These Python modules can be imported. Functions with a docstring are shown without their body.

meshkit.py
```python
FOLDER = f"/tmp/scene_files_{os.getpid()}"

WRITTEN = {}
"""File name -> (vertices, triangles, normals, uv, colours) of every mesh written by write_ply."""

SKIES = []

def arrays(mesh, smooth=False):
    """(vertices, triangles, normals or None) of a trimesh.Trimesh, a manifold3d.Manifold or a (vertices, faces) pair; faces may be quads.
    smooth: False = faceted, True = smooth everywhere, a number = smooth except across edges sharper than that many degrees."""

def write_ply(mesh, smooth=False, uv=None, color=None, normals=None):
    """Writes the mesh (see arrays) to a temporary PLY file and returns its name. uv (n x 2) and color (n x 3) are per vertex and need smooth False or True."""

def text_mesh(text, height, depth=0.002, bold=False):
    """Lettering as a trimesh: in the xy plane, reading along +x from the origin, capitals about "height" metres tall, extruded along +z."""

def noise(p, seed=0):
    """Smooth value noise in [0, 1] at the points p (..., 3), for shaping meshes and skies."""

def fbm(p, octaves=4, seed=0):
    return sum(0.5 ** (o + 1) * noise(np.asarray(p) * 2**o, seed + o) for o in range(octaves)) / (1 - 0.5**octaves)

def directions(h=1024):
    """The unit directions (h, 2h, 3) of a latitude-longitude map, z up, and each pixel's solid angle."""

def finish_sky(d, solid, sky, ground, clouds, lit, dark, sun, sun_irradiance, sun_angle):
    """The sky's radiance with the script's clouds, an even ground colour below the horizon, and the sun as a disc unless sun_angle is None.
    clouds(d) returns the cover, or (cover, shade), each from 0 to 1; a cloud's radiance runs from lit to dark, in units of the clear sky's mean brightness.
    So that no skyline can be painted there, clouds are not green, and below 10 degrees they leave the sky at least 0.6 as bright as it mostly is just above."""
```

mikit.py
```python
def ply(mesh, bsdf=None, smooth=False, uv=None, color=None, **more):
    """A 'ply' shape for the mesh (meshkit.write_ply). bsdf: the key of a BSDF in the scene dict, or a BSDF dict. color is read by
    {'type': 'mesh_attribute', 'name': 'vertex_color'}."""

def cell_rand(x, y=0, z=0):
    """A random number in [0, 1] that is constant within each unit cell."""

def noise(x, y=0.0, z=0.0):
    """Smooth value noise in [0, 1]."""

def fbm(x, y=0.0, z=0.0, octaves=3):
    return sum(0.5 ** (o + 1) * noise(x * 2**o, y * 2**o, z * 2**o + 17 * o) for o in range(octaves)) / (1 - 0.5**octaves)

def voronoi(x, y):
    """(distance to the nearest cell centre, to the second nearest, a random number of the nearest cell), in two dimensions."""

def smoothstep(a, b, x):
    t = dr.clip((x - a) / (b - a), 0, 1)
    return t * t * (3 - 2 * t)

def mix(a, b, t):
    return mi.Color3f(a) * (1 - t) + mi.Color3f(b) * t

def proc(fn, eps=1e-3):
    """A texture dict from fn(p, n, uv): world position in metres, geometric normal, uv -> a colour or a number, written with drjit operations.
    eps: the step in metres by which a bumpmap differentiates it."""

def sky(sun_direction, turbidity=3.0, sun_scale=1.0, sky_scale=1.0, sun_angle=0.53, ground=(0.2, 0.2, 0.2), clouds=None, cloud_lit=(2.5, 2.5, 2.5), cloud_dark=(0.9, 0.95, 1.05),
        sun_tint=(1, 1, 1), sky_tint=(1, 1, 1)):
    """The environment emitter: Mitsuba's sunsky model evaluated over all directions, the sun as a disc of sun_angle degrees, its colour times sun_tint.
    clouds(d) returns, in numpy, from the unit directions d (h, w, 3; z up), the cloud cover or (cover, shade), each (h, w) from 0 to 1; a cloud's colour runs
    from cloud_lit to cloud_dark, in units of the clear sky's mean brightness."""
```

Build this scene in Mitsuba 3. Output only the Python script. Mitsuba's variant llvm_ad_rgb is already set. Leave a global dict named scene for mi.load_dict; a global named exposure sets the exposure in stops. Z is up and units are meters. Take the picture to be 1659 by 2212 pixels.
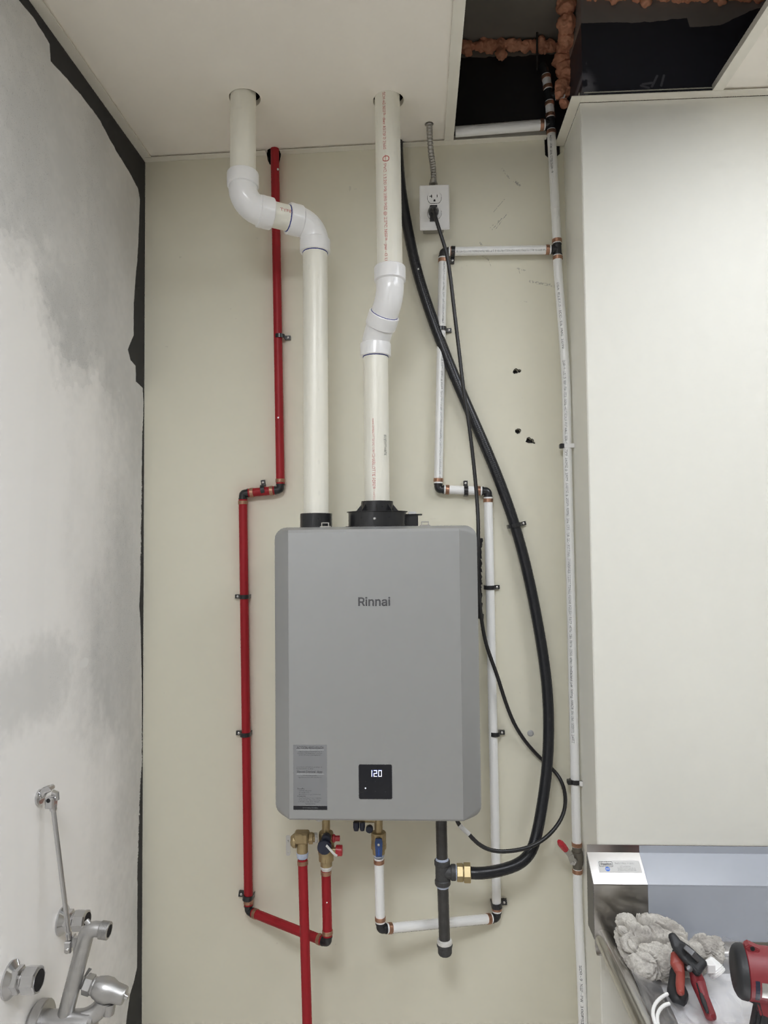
import math, random
import numpy as np, trimesh, manifold3d as m3, mitsuba as mi, drjit as dr
from shapely.geometry import Polygon, Point, box as sbox
from shapely.ops import unary_union
import mikit, meshkit
from mikit import noise, fbm, smoothstep, mix, proc, ply

rng = np.random.default_rng(7)
T = mi.ScalarTransform4f
scene, labels = {'type': 'scene'}, {}

# ------------------------------------------------------------------ camera
FPX, DEPTH_VP, VERT_VX = 1533.0, (903.0, 1172.0), 455.0        # focal length and vanishing points of the photograph
_dy = np.array([(DEPTH_VP[0] - 829.5) / FPX, (DEPTH_VP[1] - 1106) / FPX, 1.0])
_v = (FPX * FPX + (DEPTH_VP[0] - 829.5) * (VERT_VX - 829.5)) / (DEPTH_VP[1] - 1106)
_dz = np.array([(VERT_VX - 829.5) / FPX, -_v / FPX, 1.0])
_Y = _dy / np.linalg.norm(_dy); _Z = _dz / np.linalg.norm(_dz); _X = np.cross(_Y, _Z)
RC = np.stack([_X, _Y, _Z], 1)                                  # world -> camera (x right, y down, z forward)
CAM = np.array([0.0, -1.88, 1.78])
_f = RC.T @ np.array([0, 0, 1.0]); _u = RC.T @ np.array([0, -1.0, 0])
scene['camera'] = {'type': 'perspective', 'fov': math.degrees(2 * math.atan(829.5 / FPX)), 'fov_axis': 'x', 'near_clip': 0.05, 'far_clip': 50.0,
                   'to_world': T().look_at(origin=CAM.tolist(), target=(CAM + _f).tolist(), up=_u.tolist())}
exposure = 0.06
LIGHT_RIGHT, LIGHT_BACK = (7.7, 8.0, 8.55), (29.0, 30.2, 32.2)    # radiance of the two kinds of ceiling panels
RIGHT_PANEL = (0.738, 1.322, -1.79, -0.618)                      # x0, x1, y0, y1
BACK_PANELS = [(-0.496, 0.078, -2.40, -1.83)]

# ------------------------------------------------------------------ helpers
def ray(px, py): return RC.T @ np.array([(px - 829.5) / FPX, (py - 1106) / FPX, 1.0])
def at(px, py, y=0.0): d = ray(px, py); return CAM + d * ((y - CAM[1]) / d[1])      # a point of the plane y = const
def atx(px, py, x): d = ray(px, py); return CAM + d * ((x - CAM[0]) / d[0])
def atz(px, py, z): d = ray(px, py); return CAM + d * ((z - CAM[2]) / d[2])
def lin(r, g, b): return [((c / 255 + 0.055) / 1.055) ** 2.4 if c > 10 else c / 255 / 12.92 for c in (r, g, b)]
def unit(v): v = np.asarray(v, float); return v / np.linalg.norm(v)

def mat(name, color, rough=0.5, metal=0.0, spec=0.5, coat=0.0, **k):
    c = color if isinstance(color, dict) else {'type': 'rgb', 'value': list(color)}
    scene['mat_' + name] = {'type': 'twosided', 'b': {'type': 'principled', 'base_color': c, 'roughness': rough, 'metallic': metal, 'specular': spec, 'clearcoat': coat, 'clearcoat_gloss': 0.9, **k}}
    return 'mat_' + name

_n = {}
def fresh(key):
    if key not in _n: _n[key] = 0; return key
    _n[key] += 1
    return '%s_%03d' % (key, _n[key])

def thing(name, label, cat, group=None):
    key = fresh(name); labels[key] = {'label': label, 'category': cat}
    if group: labels[key]['group'] = group
    return key

def part(name, mesh, m, parent, smooth=32, label=None, stuff=False, color=None):
    key = fresh(parent + '__' + name)
    scene[key] = ply(mesh, m, smooth=smooth)
    if label: labels.setdefault(key, {})['label'] = label
    if stuff: labels.setdefault(key, {})['kind'] = 'stuff'
    return key

def one(name, mesh, m, label, cat, smooth=32, group=None):
    key = thing(name, label, cat, group); scene[key] = ply(mesh, m, smooth=smooth); return key

def struct(name, mesh, m, smooth=False, label=None):
    key = fresh(name); scene[key] = ply(mesh, m, smooth=smooth); labels[key] = {'kind': 'structure'}
    if label: labels[key]['label'] = label
    return key

def cat_(*ms): return trimesh.util.concatenate([m for m in ms])

def box(x0, x1, y0, y1, z0, z1, b=0.0):
    if b <= 0:
        m = trimesh.creation.box((x1 - x0, y1 - y0, z1 - z0)); m.apply_translation(((x0 + x1) / 2, (y0 + y1) / 2, (z0 + z1) / 2)); return m
    pts = []
    for sx, X in ((1, x0), (-1, x1)):
        for sy, Y in ((1, y0), (-1, y1)):
            for sz, Z in ((1, z0), (-1, z1)):
                pts += [(X + sx * b, Y + sy * b, Z), (X + sx * b, Y, Z + sz * b), (X, Y + sy * b, Z + sz * b)]
                q = 0.42 * b
                pts += [(X + sx * q, Y + sy * q, Z + sz * q)]
    return trimesh.convex.convex_hull(np.array(pts))

def hull(pts): return trimesh.convex.convex_hull(np.asarray(pts, float))

def frames(P):
    P = np.asarray(P, float); t = np.gradient(P, axis=0); t /= np.linalg.norm(t, axis=1, keepdims=True)
    a = np.array([0, -1.0, 0]);
    if abs(t[0] @ a) > 0.9: a = np.array([0, 0, 1.0])
    n = unit(a - t[0] * (a @ t[0])); N = [n]
    for k in range(1, len(P)):
        n = N[-1] - t[k] * (N[-1] @ t[k]); N.append(unit(n))
    N = np.array(N); return t, N, np.cross(t, N)

def tube(P, r, n=20, caps=True):
    """A swept tube along P; r a number or one radius per point."""
    P = np.asarray(P, float); r = np.broadcast_to(np.asarray(r, float), (len(P),))
    t, N, B = frames(P); a = np.linspace(0, 2 * np.pi, n, endpoint=False)
    ring = P[:, None] + r[:, None, None] * (np.cos(a)[None, :, None] * N[:, None] + np.sin(a)[None, :, None] * B[:, None])
    v = ring.reshape(-1, 3); F = []
    i = np.arange(len(P) - 1)[:, None] * n; j = np.arange(n)[None]; j2 = (j + 1) % n
    F = np.stack([i + j, i + j2, i + n + j2, i + n + j], -1).reshape(-1, 4)
    f = np.vstack([F[:, [0, 1, 2]], F[:, [0, 2, 3]]])
    if caps:
        v = np.vstack([v, P[:1], P[-1:]]); c0, c1 = len(v) - 2, len(v) - 1; L = (len(P) - 1) * n
        jj = np.arange(n); f = np.vstack([f, np.stack([np.full(n, c0), (jj + 1) % n, jj], 1), np.stack([np.full(n, c1), L + jj, L + (jj + 1) % n], 1)])
    return trimesh.Trimesh(v, f, process=False)

def rod(a, b, r, n=20): return tube([a, b], r, n)
def turned(a, d, prof, n=24):
    """A lathed solid: from a along direction d, prof = [(distance, radius), ...]."""
    a = np.asarray(a, float); d = unit(d); P, R = [], []
    last = None
    for s, r in prof:
        if last is not None and s <= last: s = last + 1e-5
        P.append(a + d * s); R.append(r); last = s
    t = np.tile(d, (len(P), 1)); q = np.array([0, -1.0, 0])
    if abs(d @ q) > 0.9: q = np.array([0, 0, 1.0])
    nn = unit(q - d * (q @ d)); bb = np.cross(d, nn); ang = np.linspace(0, 2 * np.pi, n, endpoint=False)
    P = np.array(P); R = np.array(R)
    v = (P[:, None] + R[:, None, None] * (np.cos(ang)[None, :, None] * nn + np.sin(ang)[None, :, None] * bb)).reshape(-1, 3)
    i = np.arange(len(P) - 1)[:, None] * n; j = np.arange(n)[None]; j2 = (j + 1) % n
    F = np.stack([i + j, i + j2, i + n + j2, i + n + j], -1).reshape(-1, 4); f = np.vstack([F[:, [0, 1, 2]], F[:, [0, 2, 3]]])
    v = np.vstack([v, P[:1], P[-1:]]); c0, c1 = len(v) - 2, len(v) - 1; L = (len(P) - 1) * n; jj = np.arange(n)
    f = np.vstack([f, np.stack([np.full(n, c0), (jj + 1) % n, jj], 1), np.stack([np.full(n, c1), L + jj, L + (jj + 1) % n], 1)])
    return trimesh.Trimesh(v, f, process=False)

def ring(a, d, l, r0, r1, n=24, e=0.0006):
    """A short hollow collar from a along d: inner radius r0, outer r1."""
    return turned(a, d, [(0, r0), (1e-5, r1 - e), (e, r1), (l - e, r1), (l, r1 - e), (l + 1e-5, r0)], n)

def fillet(P, R, n=10):
    """The polyline P with each inner corner replaced by an arc of radius R (number or one per inner corner)."""
    P = [np.asarray(p, float) for p in P]; out = [P[0]]
    R = np.broadcast_to(np.asarray(R, float), (len(P) - 2,))
    for k in range(1, len(P) - 1):
        a, b = unit(P[k - 1] - P[k]), unit(P[k + 1] - P[k]); ang = math.acos(np.clip(a @ b, -1, 1)); tl = R[k - 1] / math.tan(ang / 2)
        c = P[k] + unit(a + b) * (R[k - 1] / math.sin(ang / 2)); s, e = P[k] + a * tl - c, P[k] + b * tl - c; w = math.pi - ang
        for q in np.linspace(0, 1, n): out.append(c + (math.sin((1 - q) * w) * s + math.sin(q * w) * e) / math.sin(w))
    out.append(P[-1]); return np.array(out)

def spline(P, step=0.01):
    from scipy.interpolate import CubicSpline
    P = np.asarray(P, float); s = np.r_[0, np.cumsum(np.linalg.norm(np.diff(P, axis=0), axis=1) ** 0.5)]
    cs = CubicSpline(s, P); q = cs(np.linspace(0, s[-1], 2000)); L = np.r_[0, np.cumsum(np.linalg.norm(np.diff(q, axis=0), axis=1))]
    k = np.arange(0, L[-1], step); return np.stack([np.interp(np.r_[k, L[-1]], L, q[:, i]) for i in range(3)], 1)

def plate(poly, y0, y1):
    """A shapely polygon of (x, z), extruded from depth y0 to y1 (y0 < y1)."""
    m = trimesh.creation.extrude_polygon(poly, y1 - y0, engine='earcut'); v = m.vertices.copy()
    m.vertices = np.stack([v[:, 0], y1 - v[:, 2], v[:, 1]], 1); return m

def rrect(x0, x1, z0, z1, r): return sbox(x0 + r, z0 + r, x1 - r, z1 - r).buffer(r, quad_segs=6)

def flat_text(s, h, x, z, y, width=None, depth=0.0004, bold=False, centre=False):
    """Lettering standing in the plane y, facing the room."""
    m = meshkit.text_mesh(s, h, depth, bold); v = m.vertices.copy(); k = 1.0
    if width: k = width / np.ptp(v[:, 0])
    w = v[:, 0].max() * k
    m.vertices = np.stack([x + v[:, 0] * k - (w / 2 if centre else 0), y - v[:, 2], z + v[:, 1]], 1); return m

def pipe_text(s, h, a, b, r, phi=0.0, stretch=True, face=(0, -1, 0), bold=False):
    """Print on a pipe of radius r whose axis runs a -> b; phi turns it round the pipe."""
    a, b = np.asarray(a, float), np.asarray(b, float); d = unit(b - a); q = np.asarray(face, float); n = unit(q - d * (q @ d)); up = np.cross(n, d)
    m = meshkit.text_mesh(s, h, 0.0002, bold)
    v = m.vertices.copy(); k = np.linalg.norm(b - a) / np.ptp(v[:, 0]) if stretch else 1.0
    ang = phi + (v[:, 1] - h / 2) / r; rr = r + 0.00015 + v[:, 2]
    m.vertices = a + np.outer(v[:, 0] * k, d) + (rr * np.cos(ang))[:, None] * n + (rr * np.sin(ang))[:, None] * up; return m

def knots(t, pts):
    """Piecewise linear in drjit: pts = [(t, value), ...] with t rising."""
    out = mi.Float(pts[0][1])
    for (a, u), (b, w) in zip(pts, pts[1:]):
        if b - a > 1e-6: out += (w - u) / (b - a) * dr.clip(t - a, 0, b - a)
    return out

# ------------------------------------------------------------------ key sizes
XL, XC = -0.738, 0.404              # left wall, left face of the right-hand boxed-out wall
YC = -0.19                          # its front
def zc(x): return 2.836 + 0.020 * (x + 0.738) if x < XC else 2.838
ZT = 3.14                           # underside of the deck
RX, RR, RY, FL = 3.6, 4.4, -4.6, 0.0

# ------------------------------------------------------------------ materials
hot_pts = [at(593, 325, -.02), at(606, 1058, -.02), at(524, 1066, -.02), at(537, 1972, -.02)]
def seg_d(x, z, a, b):
    ax, az, bx, bz = (float(q) for q in (a[0], a[2], b[0], b[2])); L = (bx - ax) ** 2 + (bz - az) ** 2
    t = dr.clip(((x - ax) * (bx - ax) + (z - az) * (bz - az)) / L, 0, 1)
    return dr.sqrt(dr.square(x - ax - t * (bx - ax)) + dr.square(z - az - t * (bz - az)))

SCUFF = [((1062, 498), (1085, 470), .0016, .5), ((1070, 496), (1098, 458), .0014, .5), ((1058, 492), (1078, 476), .0016, .45), ((1090, 430), (1066, 458), .0012, .4), ((1085, 365), (1100, 385), .003, .35), ((1112, 392), (1122, 400), .005, .5),
         ((1038, 525), (1043, 535), .004, .5), ((1054, 560), (1060, 574), .0012, .5), ((1118, 580), (1134, 584), .003, .35), ((1145, 608), (1200, 618), .0045, .4), ((1126, 651), (1138, 652), .0014, .5), ((1020, 540), (1055, 560), .003, .22),
         ((1120, 580), (1124, 595), .0012, .4), ((860, 335), (868, 350), .003, .6)]
SCUFF = [(at(*a), at(*b), w, s) for a, b, w, s in SCUFF]
bpat = [at(1020, 1163).tolist(), at(1045, 1335).tolist()]
def f_back(p, n, uv):
    x, z = p.x, p.z
    c = mi.Color3f(0.655, 0.630, 0.520)
    big = fbm(x * 2.3, z * 2.1, 3.0, octaves=3)
    c = c * (0.97 + 0.06 * big)
    red = mi.Float(0)
    for a, b in zip(hot_pts, hot_pts[1:]): red = dr.maximum(red, dr.exp(-seg_d(x, z, a, b) / 0.022))
    red = red * (0.35 + 0.4 * fbm(x * 14, z * 14, 1.0))
    c = mix(c, (0.60, 0.33, 0.29), dr.clip(red * 0.75, 0, 0.6))
    grime = mi.Float(0)
    for a, b, w, s in SCUFF:
        d = seg_d(x, z, a, b); grime = dr.maximum(grime, s * smoothstep(w * 1.2, w * 0.2, d) * smoothstep(0.35, 0.6, noise(x * 420, z * 420, 2.0)))
    sp = noise(x * 150, z * 150, 8.0) * noise(x * 31, z * 31, 5.0)
    grime = dr.maximum(grime, smoothstep(0.84, 0.90, sp) * 0.14)
    c = mix(c, (0.07, 0.07, 0.065), grime)
    e = 0.004 * (noise(x * 260, z * 170, 4.0) + noise(x * 700, z * 500, 4.0) - 1.0) + 0.003 * (noise(z * 30, 0.5) - 0.5)
    wob = bpat[1][0] - 0.004 + e + 0.004 * smoothstep(bpat[0][2] - 0.05, bpat[0][2], z) + 0.005 * smoothstep(bpat[1][2] + 0.03, bpat[1][2], z)
    blk = smoothstep(-0.0006, 0.0006, wob - x) * smoothstep(-0.001, 0.001, bpat[0][2] + 0.3 * e - z) * smoothstep(-0.001, 0.001, z - bpat[1][2] + 0.004 * noise(x * 300, 2.0)) * smoothstep(-0.0008, 0.0008, x + 0.25)
    c = mix(c, (0.012, 0.012, 0.014), blk)
    return c
mat('wall_back', proc(f_back), 0.55, spec=0.35)

# boundary of the unpainted black band on the left wall, (pixel) -> (y, z) on the wall
LB = [(-30, -80), (40.5, 0), (73, 40), (96, 76), (107, 95), (109.5, 132), (137, 162), (175, 205), (215, 258), (225, 278), (253, 329), (278, 370), (298, 407), (302, 430), (301, 470), (297, 560),
      (294, 585), (289, 656), (288.5, 724), (276, 755), (282, 778), (293, 790), (293.5, 824), (308.5, 838), (310, 876), (307.5, 940), (305, 1120), (303.5, 1250), (301, 1310), (304, 1360), (306.5, 1480), (307, 1640), (302.5, 1700), (297.5, 1860), (297, 1900), (296, 2090), (288, 2125), (280, 2150), (272, 2212), (270, 2300)]
LBw = [atx(a, b, XL) for a, b in LB]
LBt = sorted([(float(p[1]), float(p[2])) for p in LBw[:14]])            # upper band: height over depth
LBk = sorted([(float(p[2]), float(p[1])) for p in LBw[13:]])           # upright band: depth over height
GB = [(235, 2212), (240, 1900), (240, 1760), (262, 1650), (262, 1560), (200, 1480), (196, 1420), (205, 1330), (222, 1280), (235, 1100), (243, 960), (248, 900), (225, 800), (195, 720), (120, 660), (80, 640), (40, 560), (-60, 480)]
GBk = sorted([(float(p[2]), float(p[1])) for p in [atx(a, b, XL) for a, b in GB]])
gp = [atx(70, 1490, XL).tolist(), atx(165, 1480, XL).tolist()]
def f_left(p, n, uv):
    y, z = p.y, p.z
    stip = noise(y * 420, z * 420, 3.0); fine = fbm(y * 60, z * 60, 7.0, octaves=3); wide = fbm(y * 7, z * 5, 1.0, octaves=3)
    zw = z + 0.16 * (wide - 0.5) + 0.05 * (fine - 0.5)
    gb = (knots(zw - 0.10, GBk) + knots(zw - 0.03, GBk) + knots(zw + 0.04, GBk) + knots(zw + 0.11, GBk)) * 0.25
    g = smoothstep(-0.26, 0.16, y - gb + 0.14 * (wide - 0.5) + 0.05 * (fine - 0.5)) + 0.10 * smoothstep(-0.02, 0.02, y - gb + 0.05 * (wide - 0.5) + 0.02 * (fine - 0.5)) - 0.05
    g = g * (0.72 + 0.5 * (wide - 0.25) + 0.18 * (fine - 0.5))
    d = dr.sqrt(dr.square((y - gp[0][1]) / 0.17) + dr.square((z - gp[0][2]) / 0.085)) + 0.9 * (wide - 0.5) + 0.5 * (fine - 0.5)
    g = dr.maximum(g, 0.55 * smoothstep(1.5, 0.5, d))
    streak = smoothstep(0.52, 0.68, noise(y * 16 + 0.6 * noise(z * 3.0, 4.0), z * 1.1, 9.0))
    g = dr.clip(g + 0.05 * streak - 0.02, 0, 1)
    c = mix((0.845, 0.83, 0.81), (0.53, 0.528, 0.52), g)
    spk = smoothstep(0.78, 0.92, noise(y * 620, z * 560, 5.0)) * smoothstep(0.5, 0.62, noise(y * 9, z * 3, 2.0)) * g
    c = mix(c, (0.22, 0.22, 0.23), 0.28 * spk)
    for q, w, h in ((atx(182, 1432, XL), 0.022, 0.012), (atx(153, 1440, XL), 0.008, 0.014)):
        dd = dr.sqrt(dr.square((y - float(q[1])) / w) + dr.square((z - float(q[2])) / h)); c = mix(c, (0.74, 0.735, 0.72), smoothstep(1.1, 0.8, dd + 0.5 * (fine - 0.5)))
    e = 0.010 * (stip - 0.5) * smoothstep(0.45, 0.6, noise(z * 9, 1.0)) + 0.004 * (fine - 0.5)
    b = dr.maximum(smoothstep(-0.0012, 0.0012, y - knots(z, LBk) + e), smoothstep(-0.0012, 0.0012, z - knots(y, LBt) + e))
    return mix(c, (0.0105, 0.0110, 0.0130), b)
def b_left(p, n, uv): return 0.0009 * fbm(p.y * 38, p.z * 30, 2.0, octaves=4) + 0.0005 * noise(p.y * 9, p.z * 2, 6.0)
scene['mat_wall_left'] = {'type': 'twosided', 'b': {'type': 'bumpmap', 't': proc(b_left), 'scale': 1.0, 'b': {'type': 'principled', 'base_color': proc(f_left), 'roughness': 0.55, 'specular': 0.4}}}

def f_col(p, n, uv): return mi.Color3f(0.70, 0.692, 0.632) * (0.975 + 0.05 * fbm(p.x * 3 + p.y, p.z * 2, 2.0))
mat('wall_right', proc(f_col), 0.5, spec=0.35)
def f_tile(p, n, uv): return mi.Color3f(0.86, 0.82, 0.745) * (0.97 + 0.06 * fbm(p.x * 5, p.y * 5, 2.0))
mat('tile', proc(f_tile), 0.5, spec=0.3)
mat('trim', (0.74, 0.715, 0.635), 0.4)
mat('room', (0.72, 0.715, 0.69), 0.7)
mat('floor', (0.56, 0.535, 0.50), 0.5)
UP = [(1000, 128), (1040, 116), (1070, 112), (1110, 105), (1140, 106), (1150, 112), (1165, 113), (1205, 112)]
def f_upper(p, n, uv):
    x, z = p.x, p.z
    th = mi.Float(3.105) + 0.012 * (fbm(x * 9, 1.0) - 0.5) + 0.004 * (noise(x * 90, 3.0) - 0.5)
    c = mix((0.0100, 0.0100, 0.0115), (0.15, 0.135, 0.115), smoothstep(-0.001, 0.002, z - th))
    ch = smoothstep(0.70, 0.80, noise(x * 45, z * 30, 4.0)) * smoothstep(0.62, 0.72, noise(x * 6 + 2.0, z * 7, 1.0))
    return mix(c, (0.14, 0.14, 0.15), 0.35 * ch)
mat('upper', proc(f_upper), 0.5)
u0, u1 = at(1265, 190, YC), at(1415, 172, YC)
def f_ucol(p, n, uv):
    x, z = p.x, p.z
    th = knots(x, [(float(q[0]), float(q[2])) for q in (at(1250, 42, YC), at(1400, 40, YC), at(1488, 31, YC), at(1494, 51, YC), at(1510, 50, YC), at(1560, 46, YC), at(1640, 10, YC))])
    th = th + 0.004 * (fbm(x * 60, 1.0) - 0.5)
    c = mix((0.0230, 0.0240, 0.0320), (0.20, 0.18, 0.165), smoothstep(-0.001, 0.001, z - th))
    d = dr.sqrt(dr.square((x - float(u0[0])) / 0.028) + dr.square((z - float(u0[2])) / 0.05))
    w = smoothstep(1.3, 0.4, d) * smoothstep(0.42, 0.62, fbm(x * 55, z * 55, 2.0))
    w = dr.maximum(w, 0.5 * smoothstep(0.90, 0.95, noise(x * 120, z * 120, 6.0) * smoothstep(0.62, 0.4, x)))
    for a, b in (((1388, 178), (1405, 183)), ((1412, 180), (1423, 157)), ((1432, 178), (1438, 156)), ((1392, 175), (1412, 172))):
        w = dr.maximum(w, 0.5 * smoothstep(0.004, 0.0015, seg_d(x, z, at(*a, YC), at(*b, YC))))
    return mix(c, (0.22, 0.22, 0.24), 0.6 * w)
mat('upper_column', proc(f_ucol), 0.42)
mat('deck', proc(lambda p, n, uv: mi.Color3f(0.18, 0.165, 0.14) * (0.85 + 0.3 * fbm(p.x * 9, p.y * 9, 1.0))), 0.8)
mat('foam', proc(lambda p, n, uv: mix((0.50, 0.20, 0.115), (0.62, 0.31, 0.19), fbm(p.x * 30, p.y * 30, p.z * 30))), 0.7)

mat('pvc', proc(lambda p, n, uv: mi.Color3f(0.76, 0.745, 0.66) * (0.96 + 0.06 * fbm(p.x * 12, p.y * 12, p.z * 3.0)) * (1 - 0.05 * smoothstep(0.90, 0.95, noise(p.x * 90, p.y * 90, p.z * 40)))), 0.32, spec=0.5)
mat('pvc_fitting', (0.80, 0.80, 0.80), 0.16, spec=0.5)
mat('primer', (0.035, 0.045, 0.20), 0.5)
mat('red_print', (0.42, 0.11, 0.095), 0.6)
mat('black_print', (0.05, 0.05, 0.055), 0.6)
mat('red_pipe', proc(lambda p, n, uv: mix((0.25, 0.008, 0.013), (0.31, 0.014, 0.021), fbm(p.x * 30, p.y * 30, p.z * 9))), 0.42, spec=0.28)
mat('white_pipe', proc(lambda p, n, uv: mi.Color3f(0.80, 0.80, 0.79) * (0.97 + 0.05 * fbm(p.x * 20, p.y * 20, p.z * 5.0))), 0.35)
mat('grubby_pipe', proc(lambda p, n, uv: mix((0.74, 0.735, 0.71), (0.46, 0.45, 0.43), 0.45 * smoothstep(0.52, 0.75, fbm(p.x * 70, p.y * 70, p.z * 22.0)))), 0.4)
mat('copper', proc(lambda p, n, uv: mix((0.50, 0.29, 0.20), (0.30, 0.155, 0.10), fbm(p.x * 80, p.y * 80, p.z * 80))), 0.34, metal=0.85)
mat('black_plastic', (0.014, 0.0145, 0.016), 0.28)
mat('black_matte', (0.020, 0.021, 0.024), 0.5)
mat('hose', (0.009, 0.0098, 0.0125), 0.30, spec=0.45)
mat('cord', (0.012, 0.012, 0.013), 0.35)
mat('brass', proc(lambda p, n, uv: mix((0.46, 0.36, 0.20), (0.34, 0.26, 0.145), fbm(p.x * 60, p.y * 60, p.z * 60))), 0.42, metal=0.7)
mat('valve_grey', (0.17, 0.155, 0.13), 0.45, metal=0.7)
mat('brass_bright', (0.44, 0.35, 0.19), 0.36, metal=0.75)
mat('iron', proc(lambda p, n, uv: mi.Color3f(0.030, 0.029, 0.028) * (0.7 + 0.7 * fbm(p.x * 60, p.y * 60, p.z * 60))), 0.38, spec=0.6)
mat('iron_rough', proc(lambda p, n, uv: mi.Color3f(0.034, 0.034, 0.035) * (0.7 + 0.7 * fbm(p.x * 200, p.y * 200, p.z * 200))), 0.55, spec=0.6)
mat('thread_paste', proc(lambda p, n, uv: mix((0.52, 0.55, 0.62), (0.30, 0.36, 0.50), fbm(p.x * 90, p.y * 90, p.z * 120))), 0.6)
mat('thread_tape', proc(lambda p, n, uv: mix((0.70, 0.69, 0.66), (0.45, 0.44, 0.42), fbm(p.x * 90, p.y * 90, p.z * 200))), 0.5)
mat('silver', (0.355, 0.36, 0.36), 0.36, metal=0.5, spec=0.45)
mat('heater_grey', (0.50, 0.50, 0.49), 0.5)
mat('lettering', (0.055, 0.055, 0.06), 0.5)
mat('sticker', (0.20, 0.203, 0.21), 0.5)
mat('sticker_line', (0.42, 0.43, 0.44), 0.5)
mat('panel', (0.008, 0.009, 0.013), 0.12)
mat('panel_mark', (0.035, 0.04, 0.055), 0.5)
mat('steel', (0.56, 0.55, 0.53), 0.28, metal=1.0)
mat('zinc', (0.55, 0.54, 0.52), 0.35, metal=0.9)
mat('conduit', (0.40, 0.385, 0.36), 0.38, metal=0.8)
mat('white_plastic', (0.74, 0.735, 0.73), 0.3)
mat('white_cap', (0.80, 0.80, 0.79), 0.4)
mat('dark', (0.006, 0.006, 0.007), 0.8)
mat('blue', (0.020, 0.050, 0.16), 0.4)
mat('navy', (0.012, 0.016, 0.035), 0.4)
mat('red_plastic', (0.38, 0.020, 0.030), 0.35)
mat('tag', (0.62, 0.62, 0.60), 0.45)
mat('chrome', (0.60, 0.60, 0.61), 0.13, metal=1.0)
mat('satin', proc(lambda p, n, uv: mi.Color3f(0.46, 0.455, 0.45) * (0.88 + 0.24 * fbm(p.x * 50, p.y * 50, p.z * 50))), 0.36, metal=0.9)
mat('stainless', proc(lambda p, n, uv: mi.Color3f(0.60, 0.585, 0.565) * (0.90 + 0.2 * fbm(p.x * 8, p.y * 8, p.z * 8))), 0.19, metal=1.0)
mat('steel_dark', (0.16, 0.155, 0.15), 0.45, metal=0.6)
mat('film', proc(lambda p, n, uv: mi.Color3f(0.37, 0.395, 0.445) * (0.97 + 0.06 * fbm(p.x * 4, p.y * 4, p.z * 4))), 0.22, spec=0.6)
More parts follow.
